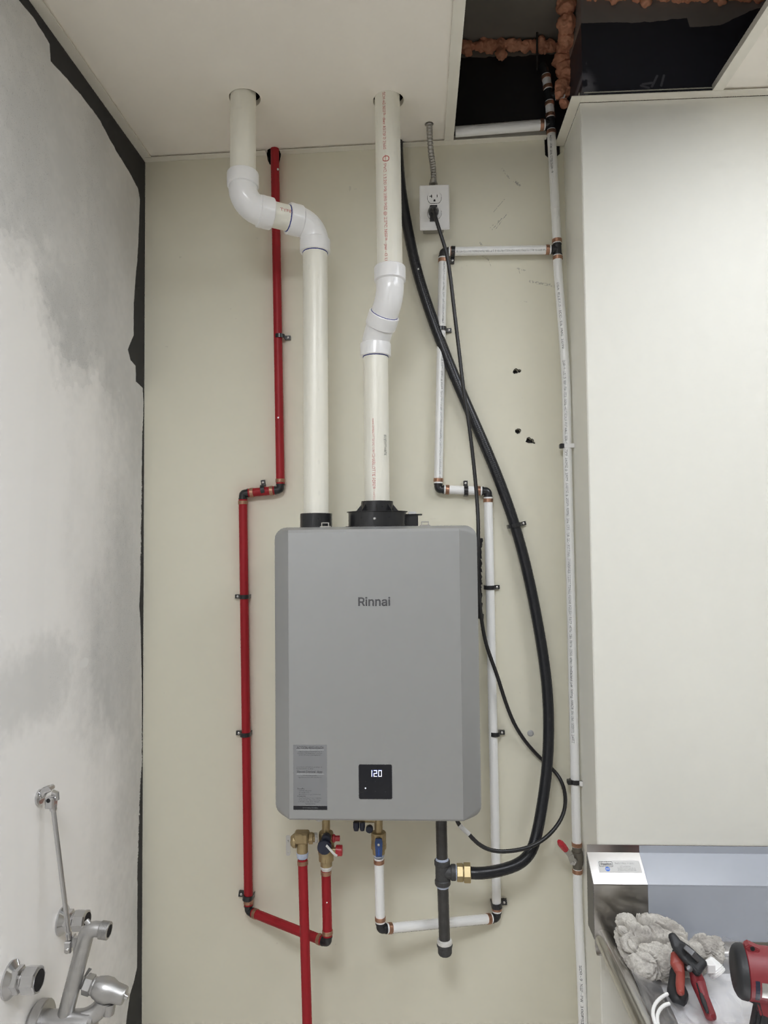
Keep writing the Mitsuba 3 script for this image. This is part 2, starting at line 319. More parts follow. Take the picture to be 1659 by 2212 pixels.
mat('label_white', (0.60, 0.60, 0.59), 0.6, spec=0.2)
mat('label_blue', (0.05, 0.16, 0.62), 0.4)
mat('label_grey', (0.36, 0.36, 0.36), 0.5)
def f_towel(p, n, uv):
    a = fbm(p.x * 26, p.y * 26, p.z * 26, octaves=3); b = noise(p.x * 700, p.y * 700, p.z * 700)
    return mix((0.52, 0.50, 0.46), (0.34, 0.32, 0.295), smoothstep(0.42, 0.72, a)) * (0.86 + 0.28 * b)
mat('towel', proc(f_towel), 0.9, spec=0.1, sheen=0.5)
mat('paper', (0.74, 0.74, 0.755), 0.5)
mat('paper_print', (0.60, 0.60, 0.62), 0.6)
mat('tool_red', (0.19, 0.022, 0.028), 0.42)
mat('tool_orange', (0.27, 0.048, 0.036), 0.42)
mat('tool_black', (0.016, 0.017, 0.019), 0.5)
mat('tool_steel', (0.12, 0.12, 0.125), 0.4, metal=0.6)
scene['mat_bag'] = {'type': 'blendbsdf', 'weight': 0.10, 'a': {'type': 'thindielectric', 'int_ior': 1.5}, 'b': {'type': 'twosided', 'b': {'type': 'diffuse', 'reflectance': {'type': 'rgb', 'value': [0.8, 0.8, 0.82]}}}}

# ------------------------------------------------------------------ ceiling lamps (the room's own, outside the frame)
def lamp(x0, x1, y0, y1, rad, label):
    t = thing('ceiling_light', label, 'ceiling light'); z = 2.838
    part('frame', cat_(box(x0 - .012, x1 + .012, y0 - .012, y0, z - .004, z + .05), box(x0 - .012, x1 + .012, y1, y1 + .012, z - .004, z + .05), box(x0 - .012, x0, y0, y1, z - .004, z + .05), box(x1, x1 + .012, y0, y1, z - .004, z + .05), box(x0, x1, y0, y1, z + .03, z + .05)), 'mat_trim', t, smooth=False)
    k = part('diffuser', trimesh.Trimesh([(x0, y0, z + .004), (x1, y0, z + .004), (x1, y1, z + .004), (x0, y1, z + .004)], [(0, 2, 1), (0, 3, 2)], process=False), 'mat_white_plastic', t, smooth=False)
    scene[k]['emitter'] = {'type': 'area', 'radiance': {'type': 'rgb', 'value': list(rad)}}
lamp(*RIGHT_PANEL, LIGHT_RIGHT, 'white rectangular ceiling light over the sink to the right')
lamp(*BACK_PANELS[0], LIGHT_BACK, 'white rectangular ceiling light above the viewer opposite the water heater')

# ------------------------------------------------------------------ the room
wx0, wx1 = XL - 0.02, XC + 0.02
front = Polygon([(wx0, 0), (wx1, 0), (wx1, zc(wx1 - .03)), (wx0, zc(wx0))])
def ragged(p, r, k=14, s=1.0):
    c = at(*p); return Polygon([(c[0] + s * r * (0.75 + 0.5 * rng.random()) * math.cos(a), c[2] + r * (0.75 + 0.5 * rng.random()) * math.sin(a)) for a in np.linspace(0, 6.283, k, endpoint=False)])
holes = [ragged((1114, 802), .0055), ragged((1122, 801), .003), ragged((1119, 931), .0055), ragged((1142, 951), .006), ragged((1149, 953), .0045), ragged((1154, 957), .0025)]
pt = at(592, 338); rt = at(1192, 325)
holes += [Polygon([(pt[0] - .019, 2.9), (pt[0] - .019, pt[2] - .006), (pt[0] - .012, pt[2] - .022), (pt[0] + .014, pt[2] - .020), (pt[0] + .019, pt[2] + .004), (pt[0] + .02, 2.9)]),
          Polygon([(rt[0] - .020, 2.9), (rt[0] - .018, rt[2] - .012), (rt[0] - .006, rt[2] - .024), (rt[0] + .012, rt[2] - .018), (rt[0] + .024, rt[2] - .008), (rt[0] + .022, 2.9)])]
struct('wall_back', plate(front.difference(unary_union(holes)), 0.0, 0.013), 'mat_wall_back')
for h in holes[:3] + [holes[3].union(holes[4])]:                      # torn rims of the old screw holes
    rim = h.buffer(.0014).difference(h) if h.geom_type == 'Polygon' else h.convex_hull.buffer(.0014).difference(h)
    part('torn_rim', plate(rim if rim.geom_type == 'Polygon' else max(rim.geoms, key=lambda g: g.area), -.0012, .0), 'mat_dark', 'wall_back', smooth=False)
struct('wall_upper', box(XL - .05, RX, 0.016, 0.06, 0, ZT), 'mat_upper')
struct('wall_left', box(XL - .05, XL, RY, 0.06, 0, ZT), 'mat_wall_left')
struct('wall_right', box(XC, RX, YC, 0.014, 0, 2.838, .003), 'mat_wall_right')
struct('wall_right_upper', box(XC + .010, RX, YC + .012, 0.014, 2.8385, ZT), 'mat_upper_column')
struct('wall_far_right', box(RX, RX + .05, RY, .06, 0, ZT), 'mat_room')
struct('wall_rear', box(XL - .05, RX + .05, RY - .05, RY, 0, ZT), 'mat_room')
struct('floor', box(XL - .05, RX + .05, RY - .05, .06, -.05, 0), 'mat_floor')
struct('deck', box(XL - .05, RX + .05, RY - .05, .06, ZT, ZT + .05), 'mat_deck', label='dark unpainted deck above the missing ceiling tile')

# suspended ceiling: every tile a panel of its own, resting on bars and wall angles
struct_c = 'ceiling'; labels['ceiling'] = {'kind': 'structure'}
HOLE_V = [atz(529, 216, zc(-.37)), atz(839, 222, zc(-.06)), atz(927, 272, zc(.04))]
def slab(x0, x1, y0, y1, cut=(), t=.014):
    poly = sbox(x0, y0, x1, y1)
    for c, r in cut: poly = poly.difference(Point(c[0], c[1]).buffer(r, quad_segs=10))
    m = trimesh.creation.extrude_polygon(poly, t, engine='earcut'); v = m.vertices.copy(); v[:, 2] += np.array([zc(a) for a in v[:, 0]]) + .0045; m.vertices = v; return m
notch = [(at(592, 330), .017), (at(865, 335), .016)]
part('tile', slab(XL + .006, .098, -.588, -.006, [(HOLE_V[0], .0375), (HOLE_V[1], .0375), (HOLE_V[2], .0115)] + [(np.array([n_[0][0], -.008]), n_[1]) for n_ in notch]), 'mat_tile', 'ceiling', smooth=False)
bars_y = [-.60, -1.20, -1.81, -2.42, -3.0, -3.55, -4.16]
cols_x = [.096, .720, 1.340, 1.98, 2.60, 3.2]
ex = [XL] + cols_x + [RX]; ey = [-.0] + bars_y + [RY]
panels = [RIGHT_PANEL] + BACK_PANELS
for i in range(len(ex) - 1):
    for j in range(len(ey) - 1):
        x0, x1, y1, y0 = ex[i], ex[i + 1], ey[j], ey[j + 1]
        if (i, j) in ((0, 0), (1, 0)): continue
        if i > 1 and j == 0: y1 = YC
        cx, cy = (x0 + x1) / 2, (y0 + y1) / 2
        if any(p[0] - .1 < cx < p[1] + .1 and p[2] - .1 < cy < p[3] + .1 for p in panels): continue
        part('tile', slab(x0 + .006, x1 - .006, y0 + .006, y1 - .006), 'mat_tile', 'ceiling', smooth=False)
def bar(x0, x1, y0, y1, up=.03):
    """A tee bar: face flange and web."""
    pts = lambda a, b, c, d, e, f: hull([(x, y, zc(x) + z) for x in (a, b) for y in (c, d) for z in (e, f)])
    w = pts((x0 + x1) / 2 - .003, (x0 + x1) / 2 + .003, y0, y1, 0, up) if x1 - x0 < y1 - y0 else pts(x0, x1, (y0 + y1) / 2 - .003, (y0 + y1) / 2 + .003, 0, up)
    return cat_(pts(x0, x1, y0, y1, -.0005, .0012), w)
def blocked(x, y): return any(p[0] - .02 < x < p[1] + .02 and p[2] - .02 < y < p[3] + .02 for p in panels)
for x in cols_x:
    for y0, y1 in zip(ey[1:], ey[:-1]):
        if not blocked(x, (y0 + y1) / 2): part('tee_bar', bar(x - .0125, x + .0125, y0, min(y1, YC if x > XC else -.002)), 'mat_trim', 'ceiling', smooth=False)
for y in bars_y:
    for x0, x1 in zip(ex[:-1], ex[1:]):
        if not blocked((x0 + x1) / 2, y): part('tee_bar', bar(x0 + .013, x1 - .013, y - .0125, y + .0125), 'mat_trim', 'ceiling', smooth=False)
def angle(x0, x1, y0, y1, wall):
    p = lambda a, b, c, d, e, f: hull([(x, y, zc(x) + z) for x in (a, b) for y in (c, d) for z in (e, f)])
    leg = {'back': (x0, x1, y1 - .0013, y1), 'left': (x0, x0 + .0013, y0, y1), 'right': (x1 - .0013, x1, y0, y1)}[wall]
    return cat_(p(x0, x1, y0, y1, -.0008, .0008), p(*leg, 0, .024))
struct('trim_1', angle(XL, at(577, 335)[0], -.022, -.0003, 'back'), 'mat_trim')
struct('trim_2', angle(at(607, 332)[0], at(1180, 320)[0], -.022, -.0003, 'back'), 'mat_trim')
struct('trim_3', angle(XL + .0003, XL + .0245, RY, -.023, 'left'), 'mat_trim')
zz = 2.838
struct('trim_4', cat_(box(XC - .025, XC - .0003, YC - .025, -.003, zz - .0012, zz + .0006), box(XC - .0016, XC - .0003, YC, -.003, zz, zz + .024)), 'mat_trim')
struct('trim_5', cat_(box(XC, RX, YC - .025, YC - .0003, zz - .0012, zz + .0006), box(XC, RX, YC - .0016, YC - .0003, zz, zz + .003)), 'mat_trim')
struct('trim_7', box(XC + .010, RX, YC - .0016, YC - .0003, zz + .0032, zz + .020), 'mat_upper_column')
struct('trim_8', box(XC + .010, RX, YC - .0022, YC - .0003, zz + .0202, zz + .0230), 'mat_trim')
struct('trim_6', box(at(1211, 305)[0], XC - .026, -.024, -.0003, zc(.37) - .016, zc(.37) - .0145), 'mat_trim')

# ------------------------------------------------------------------ the water heater
HX0, HX1, HZ0, HZ1, HY = -.3315, .1345, 1.161, 1.818, -.280
WH = thing('water_heater', 'silver grey wall-hung tankless water heater with a lit digital display', 'water heater')
fx0, fx1 = at(624, 1500, HY)[0], at(997, 1500, HY)[0]
outl = rrect(HX0, HX1, HZ0, HZ1, .028); c0 = np.array(outl.exterior.coords)[:-1]
inl = rrect(HX0 + .0035, HX1 - .0035, HZ0 + .0035, HZ1 - .0035, .025); c1 = np.array(inl.exterior.coords)[:-1]
pts = [(x, -.20, z) for x, z in c0] + [(x, HY + .031, z) for x, z in c0] + [(x, HY + .026, z) for x, z in c1]
pts += [(x, HY, z) for x in (fx0, fx1) for z in (HZ0 + .007, HZ1 - .013)] + [(x, HY + .0035, z) for x in (fx0, fx1) for z in (HZ0 + .0025, HZ1 - .0065)]
part('front_cover', hull(pts), 'mat_silver', WH, smooth=14)
part('case', box(HX0 + .010, HX1 - .010, -.1995, -.012, HZ0 + .006, HZ1 - .006, .004), 'mat_heater_grey', WH, smooth=False)
part('bottom_tray', box(HX0 + .035, HX1 - .035, -.245, -.03, HZ0 - .006, HZ0 + .0055, .002), 'mat_heater_grey', WH, smooth=False)
bz = at(688, 1777, -.26)
part('drip_plug', turned((bz[0], -.245, HZ0 - .004), (0, 0, -1), [(0, 0), (0, .009), (.006, .008), (.008, .004), (.008, 0)]), 'mat_heater_grey', WH)
for x0, x1 in ((fx0 + .0, 0), ): pass
part('brand_lettering', flat_text('Rinnai', .0183, at(772, 1308, HY)[0], at(772, 1308.5, HY)[2], HY - .0001, width=at(841, 1300, HY)[0] - at(772, 1300, HY)[0], depth=.0008, bold=True), 'mat_lettering', WH, smooth=False)
# display
d0, d1 = at(775.5, 1725.5, HY), at(846.5, 1651.5, HY)
DP = part('display', plate(rrect(d0[0], d1[0], d0[2], d1[2], .0035), HY - .0013, HY), 'mat_panel', WH, smooth=False)
yd = HY - .0013
SEG = {'1': 'bc', '2': 'abged', '0': 'abcdef'}
def digit(ch, x, z, w, h, t=.0023):
    s = {'a': (x, x + w, z + h - t, z + h), 'd': (x, x + w, z, z + t), 'g': (x, x + w, z + h / 2 - t / 2, z + h / 2 + t / 2), 'f': (x, x + t, z + h / 2, z + h), 'e': (x, x + t, z, z + h / 2), 'b': (x + w - t, x + w, z + h / 2, z + h), 'c': (x + w - t, x + w, z, z + h / 2)}
    out = []
    for k in SEG[ch]:
        a, b, c, d = s[k]; q = .0003; m = box(a + q, b - q, yd - .0004, yd, c + q, d - q); m.vertices[:, 0] += (m.vertices[:, 2] - z) * 0.02; out.append(m)
    return cat_(*out)
for ch, px0, px1 in (('1', 795.0, 804.2), ('2', 806.6, 814.6), ('0', 816.6, 825.0)):
    a, b = at(px0, 1678, yd), at(px1, 1663.5, yd)
    k = part('digit', digit(ch, a[0], a[2], b[0] - a[0], b[2] - a[2]), 'mat_panel', DP, smooth=False)
    scene[k]['emitter'] = {'type': 'area', 'radiance': {'type': 'rgb', 'value': [1.5, 1.8, 5.0]}}
a = at(789.5, 1702.5, yd)
k = part('indicator', turned((a[0], yd, a[2]), (0, -1, 0), [(0, .0016), (.0004, .0016), (.0004, 0)], 12), 'mat_panel', DP, smooth=False)
scene[k]['emitter'] = {'type': 'area', 'radiance': {'type': 'rgb', 'value': [1.8, 2.2, 3.5]}}
for px, py, s in ((790, 1691, '^'), (811, 1691, '^'), (788, 1711, '--'), (811, 1711, 'v'), (832, 1712, '+'), (831, 1654, '--'), (833, 1674, '--')):
    a = at(px, py, yd); part('symbol', flat_text(s, .004, a[0], a[2], yd, depth=.0002, centre=True), 'mat_panel_mark', DP, smooth=False)
# paper sticker (its square codes left out)
s0, s1 = at(634, 1749, HY), at(706, 1609, HY); ys = HY - .0004
ST = part('sticker', box(s0[0], s1[0], ys, HY, s0[2], s1[2]), 'mat_sticker', WH, smooth=False)
part('footer_band', box(s0[0], s1[0], ys - .0002, ys, s0[2], s0[2] + .0085), 'mat_panel', ST, smooth=False)
sw, scx = s1[0] - s0[0], (s0[0] + s1[0]) / 2
def sline(s, px_y, h, w=None, left=None, bold=False, m='mat_lettering'):
    z = at(670, px_y, ys)[2]
    if left is None: part('print', flat_text(s, h, scx, z, ys, width=w, depth=.0002, bold=bold, centre=True), m, ST, smooth=False)
    else: part('print', flat_text(s, h, s0[0] + left, z, ys, width=w, depth=.0002, bold=bold), m, ST, smooth=False)
sline('ACTION REQUIRED!', 1618, .0055, .060, bold=True)
for py in (1619.6, 1672): z = at(670, py, ys)[2]; part('rule', box(scx - .031, scx + .031, ys - .0002, ys, z - .0008, z + .0004), 'mat_sticker_line', ST, smooth=False)
sline('Register your product within 30 days of', 1624.5, .0022, .052); sline('installation to be entered into your warranty.', 1628.3, .0022, .057); sline('Scan to start your quick registration.', 1632, .0022, .050)
sline('Convenience and control in one simple tap', 1658, .0022, .058, left=.0075); sline('Download the free app today.', 1661.5, .0022, .038, left=.0075)
sline('Rinnai Central', 1669.5, .0048, .042, left=.0080, bold=True); sline('App', 1669.5, .0048, .0125, left=.0530, bold=True)
sline('Download on the', 1676, .0022, .030); sline('App Store and Google Play services.', 1680, .0022, .054)
sline('Benefits', 1705, .0024, .016, left=.0085, bold=True); sline('- Extended registration', 1709, .0021, .030, left=.010); sline('- Remote Monitoring', 1713, .0021, .026, left=.010); sline('- Service Network & Training Information', 1717, .0021, .050, left=.010)
sline('Accessories', 1721, .0024, .019, left=.0085, bold=True); sline('- Easy Recirculation Control Compatible', 1725, .0021, .052, left=.010); sline('- Pipe and Venting Accessories', 1729, .0021, .050, left=.010); sline('- Flush Kits and Filters', 1733, .0021, .048, left=.010)
sline('Available Online', 1737.5, .0022, .022)
sline('Rinnai America Corporation', 1746, .0022, .034, m='mat_sticker_line')
# collars on top
def mmz(pxy, Y): return at(*pxy, Y)
VA, VB = at(683, 1125, -.172), at(815, 1120, -.172)
z1 = HZ1 - .008
t0 = at(683, 1108, -.21)[2]; part('air_collar', turned((VA[0], -.172, z1), (0, 0, 1), [(0, .0385), (t0 - z1 - .001, .0385), (t0 - z1, .0378), (t0 - z1, .0312), (t0 - z1 - .004, .0305)], 40), 'mat_black_plastic', WH)
for dx in (-.026, .0105): a = (VA[0] + dx, -.172 - math.sqrt(.0385 ** 2 - dx ** 2), t0 - .014); part('pin_hole', turned(np.array(a) + (0, .0015, 0), (0, -1, 0), [(0, 0), (0, .0018), (.002, .0018), (.002, 0)], 10), 'mat_dark', WH)
f0 = at(815, 1104, -.21)[2]; t1 = at(815, 1081, -.21)[2]
part('exhaust_collar', turned((VB[0], -.172, z1), (0, 0, 1), [(0, .0775), (.010, .0775), (.0105, .0695), (f0 - z1 - .002, .0695), (f0 - z1 - .0015, .0735), (f0 - z1, .0735), (f0 - z1 + .0005, .0385), (t1 - z1 - .001, .0385), (t1 - z1, .038), (t1 - z1, .0312), (t1 - z1 - .004, .0305)], 48), 'mat_black_plastic', WH)
for k in range(8):
    a = k * math.pi / 4 + .02; d = np.array([math.cos(a), math.sin(a), 0]); s = np.cross(d, [0, 0, 1]) * .0012; c = np.array([VB[0], -.172, 0])
    part('collar_fin', hull([c + d * r + e * s + (0, 0, z) for e in (-1, 1) for r, z in ((.037, f0), (.0525, f0), (.037, f0 + .019))]), 'mat_black_plastic', WH, smooth=False)
for dx, zq in ((-.033, f0 - .016), (.031, f0 - .015)): a = np.array([VB[0] + dx, -.172 - math.sqrt(.0695 ** 2 - dx ** 2) + .0015, zq]); part('pin_hole', turned(a, (0, -1, 0), [(0, 0), (0, .0022), (.002, .0022), (.002, 0)], 10), 'mat_dark', WH)
for dx, zq in ((-.022, f0 + .010), (.014, f0 + .0105)): a = np.array([VB[0] + dx, -.172 - math.sqrt(.0385 ** 2 - dx ** 2) + .0015, zq]); part('pin_hole', turned(a, (0, -1, 0), [(0, 0), (0, .0018), (.002, .0018), (.002, 0)], 10), 'mat_dark', WH)
a = np.array([at(809, 1120, -.24)[0], -.172 - .0690, at(809, 1120.5, -.24)[2]]); part('screw', turned(a, (0, -1, 0), [(0, .0042), (.001, .0040), (.0028, .0024), (.003, 0)], 14), 'mat_zinc', WH)
qx0, qx1 = at(881, 1120, -.13)[0], at(903, 1120, -.13)[0]; qz = at(890, 1112, -.13)[2]
part('vent_cap', cat_(box(qx0 - .012, qx1, -.155, -.10, z1, qz, .001), box(qx0 - .012, qx1 + .010, -.16, -.095, qz - .0015, qz + .001)), 'mat_black_plastic', WH, smooth=False)
part('sensor_box', box(at(882, 1106, -.10)[0], at(899, 1106, -.10)[0], -.115, -.07, z1, at(890, 1106, -.09)[2], .001), 'mat_heater_grey', WH, smooth=False)
for px in (703, 918):
    c = at(px, 1133, -.225); x = c[0]
    LT = part('latch', cat_(box(x - .012, x + .012, -.235, -.212, HZ1 - .004, HZ1 + .003, .001), box(x - .009, x - .007, -.232, -.224, HZ1, HZ1 + .0105), box(x + .007, x + .009, -.232, -.224, HZ1, HZ1 + .0105), rod((x - .009, -.228, HZ1 + .010), (x + .009, -.228, HZ1 + .010), .0013, 8)), 'mat_conduit', WH, smooth=False, label='small metal cover latch')

# ------------------------------------------------------------------ plastic vent pipes
def pvc_elbow(name, c, a, b, ra, rb, bend, parent, r=.0335, rs=.0372, sock=(1, 1)):
    a, b = unit(a), unit(b); P = fillet([c + a * (ra - .03), c, c + b * (rb - .03)], bend, 14)
    k = part(name, tube(P, r, 36), 'mat_pvc_fitting', parent)
    for on, d, l in ((sock[0], a, ra), (sock[1], b, rb)):
        if on: part('socket', turned(c + d * (l - .034), d, [(0, r - .001), (.0025, rs - .0005), (.004, rs), (.0325, rs), (.034, rs - .001), (.034, .0305)], 40), 'mat_pvc_fitting', k)
    return k
def primer(p, d, parent, r=.0309, l=.0028): part('primer_ring', ring(p - unit(d) * l * .5, d, l, r - .001, r + .0009, 40), 'mat_primer', parent)
RP = .03015
V1 = thing('vent_pipe', 'cream plastic vent pipe with a double elbow jog, left of the two', 'pipe', 'plastic vent pipes')
A, B = at(680.5, 486, -.172), at(524.5, 447, -.262)
topc = atz(525.5, 213, zc(-.37)); topd = unit(topc - B)
base = np.array([VA[0], -.172, z1 + .006]); dA = unit(base - A)
la = .070; mid = unit(B - A); LM = np.linalg.norm(B - A)
part('pipe', rod(base, A + dA * (la - .02), RP, 40), 'mat_pvc', V1)
pvc_elbow('elbow', A, dA, mid, la, .070, .047, V1)
part('pipe', rod(A + mid * .045, B - mid * .045, RP, 40), 'mat_pvc', V1)
pvc_elbow('elbow', B, -mid, topd, .070, .082, .047, V1)
part('pipe', rod(B + topd * .05, topc + topd * .2, RP, 40), 'mat_pvc', V1)
primer(A + dA * (la + .0005), dA, V1, RP); primer(A + mid * .0708, mid, V1, RP)
tc = A + mid * .082
part('print', pipe_text('TYPE', .0075, B - mid * .082 + mid * .004, tc + mid * .0, RP, phi=-.25, stretch=False, face=(0, -1, -.1)) if False else pipe_text('TYPE', .0072, A + mid * (.070 + .030), A + mid * .072, RP, phi=.12, face=(0, -1, 0)), 'mat_red_print', V1, smooth=False)

V2 = thing('vent_pipe', 'cream plastic vent pipe with red print rising from the big black collar', 'pipe', 'plastic vent pipes')
L_, U_ = at(811, 737, -.176), at(843, 640, -.238)
base2 = np.array([VB[0], -.172, f0 + .004]); dL = unit(base2 - L_); m2 = unit(U_ - L_)
top2 = atz(836.5, 216, zc(-.06)); dU = unit(top2 - U_)
part('pipe', rod(base2, L_ + dL * .02, RP, 40), 'mat_pvc', V2)
LL = np.linalg.norm(U_ - L_)
pvc_elbow('elbow', L_, dL, m2, .038, LL - .044, .055, V2)
k = part('elbow', tube(fillet([L_ + m2 * (LL - .08), U_, U_ + dU * .045], .075, 14), .0325, 36), 'mat_pvc_fitting', V2)
part('socket', turned(U_ + dU * .034, dU, [(0, .032), (.003, .0367), (.005, .0372), (.034, .0372), (.0355, .0362), (.0355, .0305)], 40), 'mat_pvc_fitting', k)
part('pipe', rod(U_ + dU * .04, top2 + dU * .2, RP, 40), 'mat_pvc', V2)
primer(L_ + dL * .0385, dL, V2, RP); primer(L_ + m2 * (LL - .0437), m2, V2, .0325, .002); primer(U_ + dU * .0705, dU, V2, RP - .0006, .003)
def rows(pa, pb, y0, y1):
    f = lambda q: (lambda c: c[1] / c[2] * FPX + 1106)(RC @ (pa + (pb - pa) * q - CAM))
    q = np.linspace(0, 1, 3001); Y = np.array([f(t) for t in q]); return [pa + (pb - pa) * q[np.argmin(abs(Y - y))] for y in (y0, y1)]
a, b = rows(U_, top2, 208, 338); part('print', pipe_text('SCH 40 NSF®-dwv ASTM D 2665', .0068, a, b, RP, -.23), 'mat_red_print', V2, smooth=False)
a, b = rows(U_, top2, 368, 574); part('print', pipe_text('PVC 1120 PR 280 PSI @ 23°C NSF®-pw-G U', .0068, a, b, RP, -.23), 'mat_red_print', V2, smooth=False)
a, b = rows(U_, top2, 350, 364)
part('print', pipe_text('dwv', .0045, a, b, RP, -.16), 'mat_red_print', V2, smooth=False); part('print', pipe_text('O', .016, (a * .95 + b * .05), (a * .05 + b * .95), RP, -.14), 'mat_red_print', V2, smooth=False)
a, b = rows(base2, L_, 908, 980); part('print', pipe_text('www.CHARLOTTEPIPE.COM', .0048, a, b, RP, -.19), 'mat_red_print', V2, smooth=False)
a, b = rows(base2, L_, 982, 1057); part('print', pipe_text('CHARLOTTE PIPE®', .0074, a, b, RP, -.19), 'mat_red_print', V2, smooth=False)
a, b = rows(base2, L_, 1060, 1080); part('print', pipe_text('PLASTICS', .0042, a, b, RP, -.17), 'mat_red_print', V2, smooth=False)
a, b = rows(base2, L_, 942, 985)
part('print', pipe_text('07/25/23 14:30', .0036, a, b, RP, .90), 'mat_black_print', V2, smooth=False); part('print', pipe_text('B1120 LINE 4', .0036, a, b, RP, .76), 'mat_black_print', V2, smooth=False)

# ------------------------------------------------------------------ flexible water tubing with crimp rings
RT = .0113
def crimp(p, d, parent, l=.0095): part('crimp_ring', ring(p, d, l, .0110, .0128, 22), 'mat_copper', parent)
def fit_elbow(c, a, b, parent, reach=.0135):
    """Black insert elbow: a bent body with a shoulder at either mouth."""
    a, b = unit(a), unit(b); m = [tube(fillet([c + a * reach, c, c + b * reach], .0075, 8), .0104, 18)]
    for d in (a, b): m.append(turned(c + d * (reach - .0015), d, [(0, .0118), (.003, .0118)], 20))
    part('elbow', cat_(*m), 'mat_black_plastic', parent)
def pex(parent, P, m, start=0.0, end=0.0, cut0=False, cut1=False, corners=None):
    """Tubing along P with an insert elbow and two crimp rings at each inner corner."""
    P = [np.asarray(p, float) for p in P]; n = len(P)
    for k in range(n - 1):
        d = unit(P[k + 1] - P[k]); a = P[k] + d * (start if k == 0 else .0155); b = P[k + 1] - d * (end if k == n - 2 else .0155)
        part('tube', rod(a, b, RT, 22), m, parent)
        if k > 0 or cut0: crimp(a + d * .004, d, parent)
        if k < n - 2 or cut1: crimp(b - d * .004, -d, parent)
        if k > 0: fit_elbow(P[k], P[k - 1] - P[k], P[k + 1] - P[k], parent)
W = -.020
HV = at(704, 1875, -.150)                                              # below the hot valve
HL = thing('water_line', 'red painted hot water line running from the ceiling down the left side and across below the heater', 'pipe')
hp = [at(593.5, 326, W), at(606, 1058, W), at(524.5, 1066, W), at(537, 1968, W), at(708, 2036, -.150), HV]
hp[0] = hp[1] + (hp[0] - hp[1]) * 1.16
pex(HL, hp, 'mat_red_pipe', end=.002, cut1=True)
for px, py in ((600, 365), (601, 902), (706, 1950)):                     # chips in the red paint
    yy = W - RT if py < 1000 else -.15 - RT
    a = at(px, py, yy - .0003); part('paint_chip', turned(a, (0, 1, 0), [(0, 0), (.0001, .0016 if py > 1000 else .0026), (.003, .0028), (.0031, 0)], 9), 'mat_white_pipe', HL, smooth=False)
RL0 = at(653.5, 1853, -.165)
RL = thing('relief_line', 'long straight red painted discharge tube hanging from the brass relief valve', 'pipe')
rb = at(664, 2225, -.185); rb = RL0 + (rb - RL0) * (RL0[2] - .03) / (RL0[2] - rb[2])
pex(RL, [RL0, rb], 'mat_red_pipe', start=.002, cut0=True)

CV = at(818.5, 1851, -.150)
CL = thing('water_line', 'white cold water line stepping from the tee down the right side and below the heater', 'pipe')
TEE = at(1204, 539, -.030)
cp = [TEE, at(957, 543.5, W), at(946.5, 1057, W), at(1054, 1061, W), at(1073.5, 1983, W), at(822, 2007, -.150), CV]
pex(CL, cp, 'mat_white_pipe', start=.0165, end=.002, cut0=True, cut1=True)
def rows(pa, pb, y0, y1):
    f = lambda q: (lambda c: c[1] / c[2] * FPX + 1106)(RC @ (pa + (pb - pa) * q - CAM))
    q = np.linspace(0, 1, 3001); Y = np.array([f(t) for t in q]); return [pa + (pb - pa) * q[np.argmin(abs(Y - y))] for y in (y0, y1)]
def colsx(pa, pb, x0, x1):
    f = lambda q: (lambda c: c[0] / c[2] * FPX + 829.5)(RC @ (pa + (pb - pa) * q - CAM))
    q = np.linspace(0, 1, 3001); Y = np.array([f(t) for t in q]); return [pa + (pb - pa) * q[np.argmin(abs(Y - y))] for y in (x0, x1)]
part('print', pipe_text('CSA B137.5-ICC-ES PMG 1099-HOT/COLD POTABLE', .0045, *rows(cp[1], cp[2], 566, 700), RT, .30), 'mat_black_print', CL, smooth=False)
part('print', pipe_text('SDR-9 100PSI @ 180°F-80PSI @ 200°F-3/4 CTS-7/8 OD-(FITTING STANDARDS F1807 F1960 F2098 F2159)-CP', .0045, *rows(cp[1], cp[2], 738, 1036), RT, .30), 'mat_black_print', CL, smooth=False)
part('print', pipe_text('CSA B137.5-ICC-ES PMG 1099-HOT/COLD POTABLE (FITTING STANDARDS) 3/4 CTS-7/8 OD', .0045, *colsx(cp[0], cp[1], 1180, 985), RT, .42), 'mat_black_print', CL, smooth=False)
part('print', pipe_text('ASTM F876 F877 F1807 F1960 F2098 MADE IN USA NSF-PW G', .004, *colsx(cp[4], cp[5], 846, 1046), RT, -.95), 'mat_black_print', CL, smooth=False)

# ------------------------------------------------------------------ the white supply riser in the corner
RS = thing('supply_riser', 'white supply tubing with printed lettering running down the corner behind the sink', 'pipe')
T1 = at(1190, 268, -.034)
def fit_tee(c, dirs, parent):
    m = [rod(c, c + unit(d) * .0145, .0108, 18) for d in dirs] + [turned(c + unit(d) * .012, d, [(0, .012), (.003, .012)], 20) for d in dirs]
    part('tee', cat_(*m), 'mat_black_plastic', parent)
upd = unit(TEE - T1); U1 = at(1186, 207, -.034); U2 = at(1177, 150, -.034)
part('tube', rod(T1 - upd * -.0155, TEE - upd * .0155, RT, 22), 'mat_grubby_pipe', RS)
fit_tee(T1, [upd, U1 - T1, (-1, 0, 0.006)], RS); crimp(T1 + upd * .018, upd, RS); crimp(TEE - upd * .018, -upd, RS)
ud = unit(U1 - T1); part('tube', rod(T1 + ud * .0155, U1 - ud * .0155, RT, 22), 'mat_white_pipe', RS); crimp(T1 + ud * .018, ud, RS); crimp(U1 - ud * .018, -ud, RS)
ud2 = unit(U2 - U1); fit_tee(U1, [ud2, -ud, (1, 0, 0)], RS)
part('tube', rod(U1 + ud2 * .0155, U2 - ud2 * .0155, RT, 22), 'mat_white_pipe', RS); crimp(U1 + ud2 * .018, ud2, RS); crimp(U2 - ud2 * .018, -ud2, RS)
fit_elbow(U2, -ud2, (-.6, 0.15, 1.0), RS)
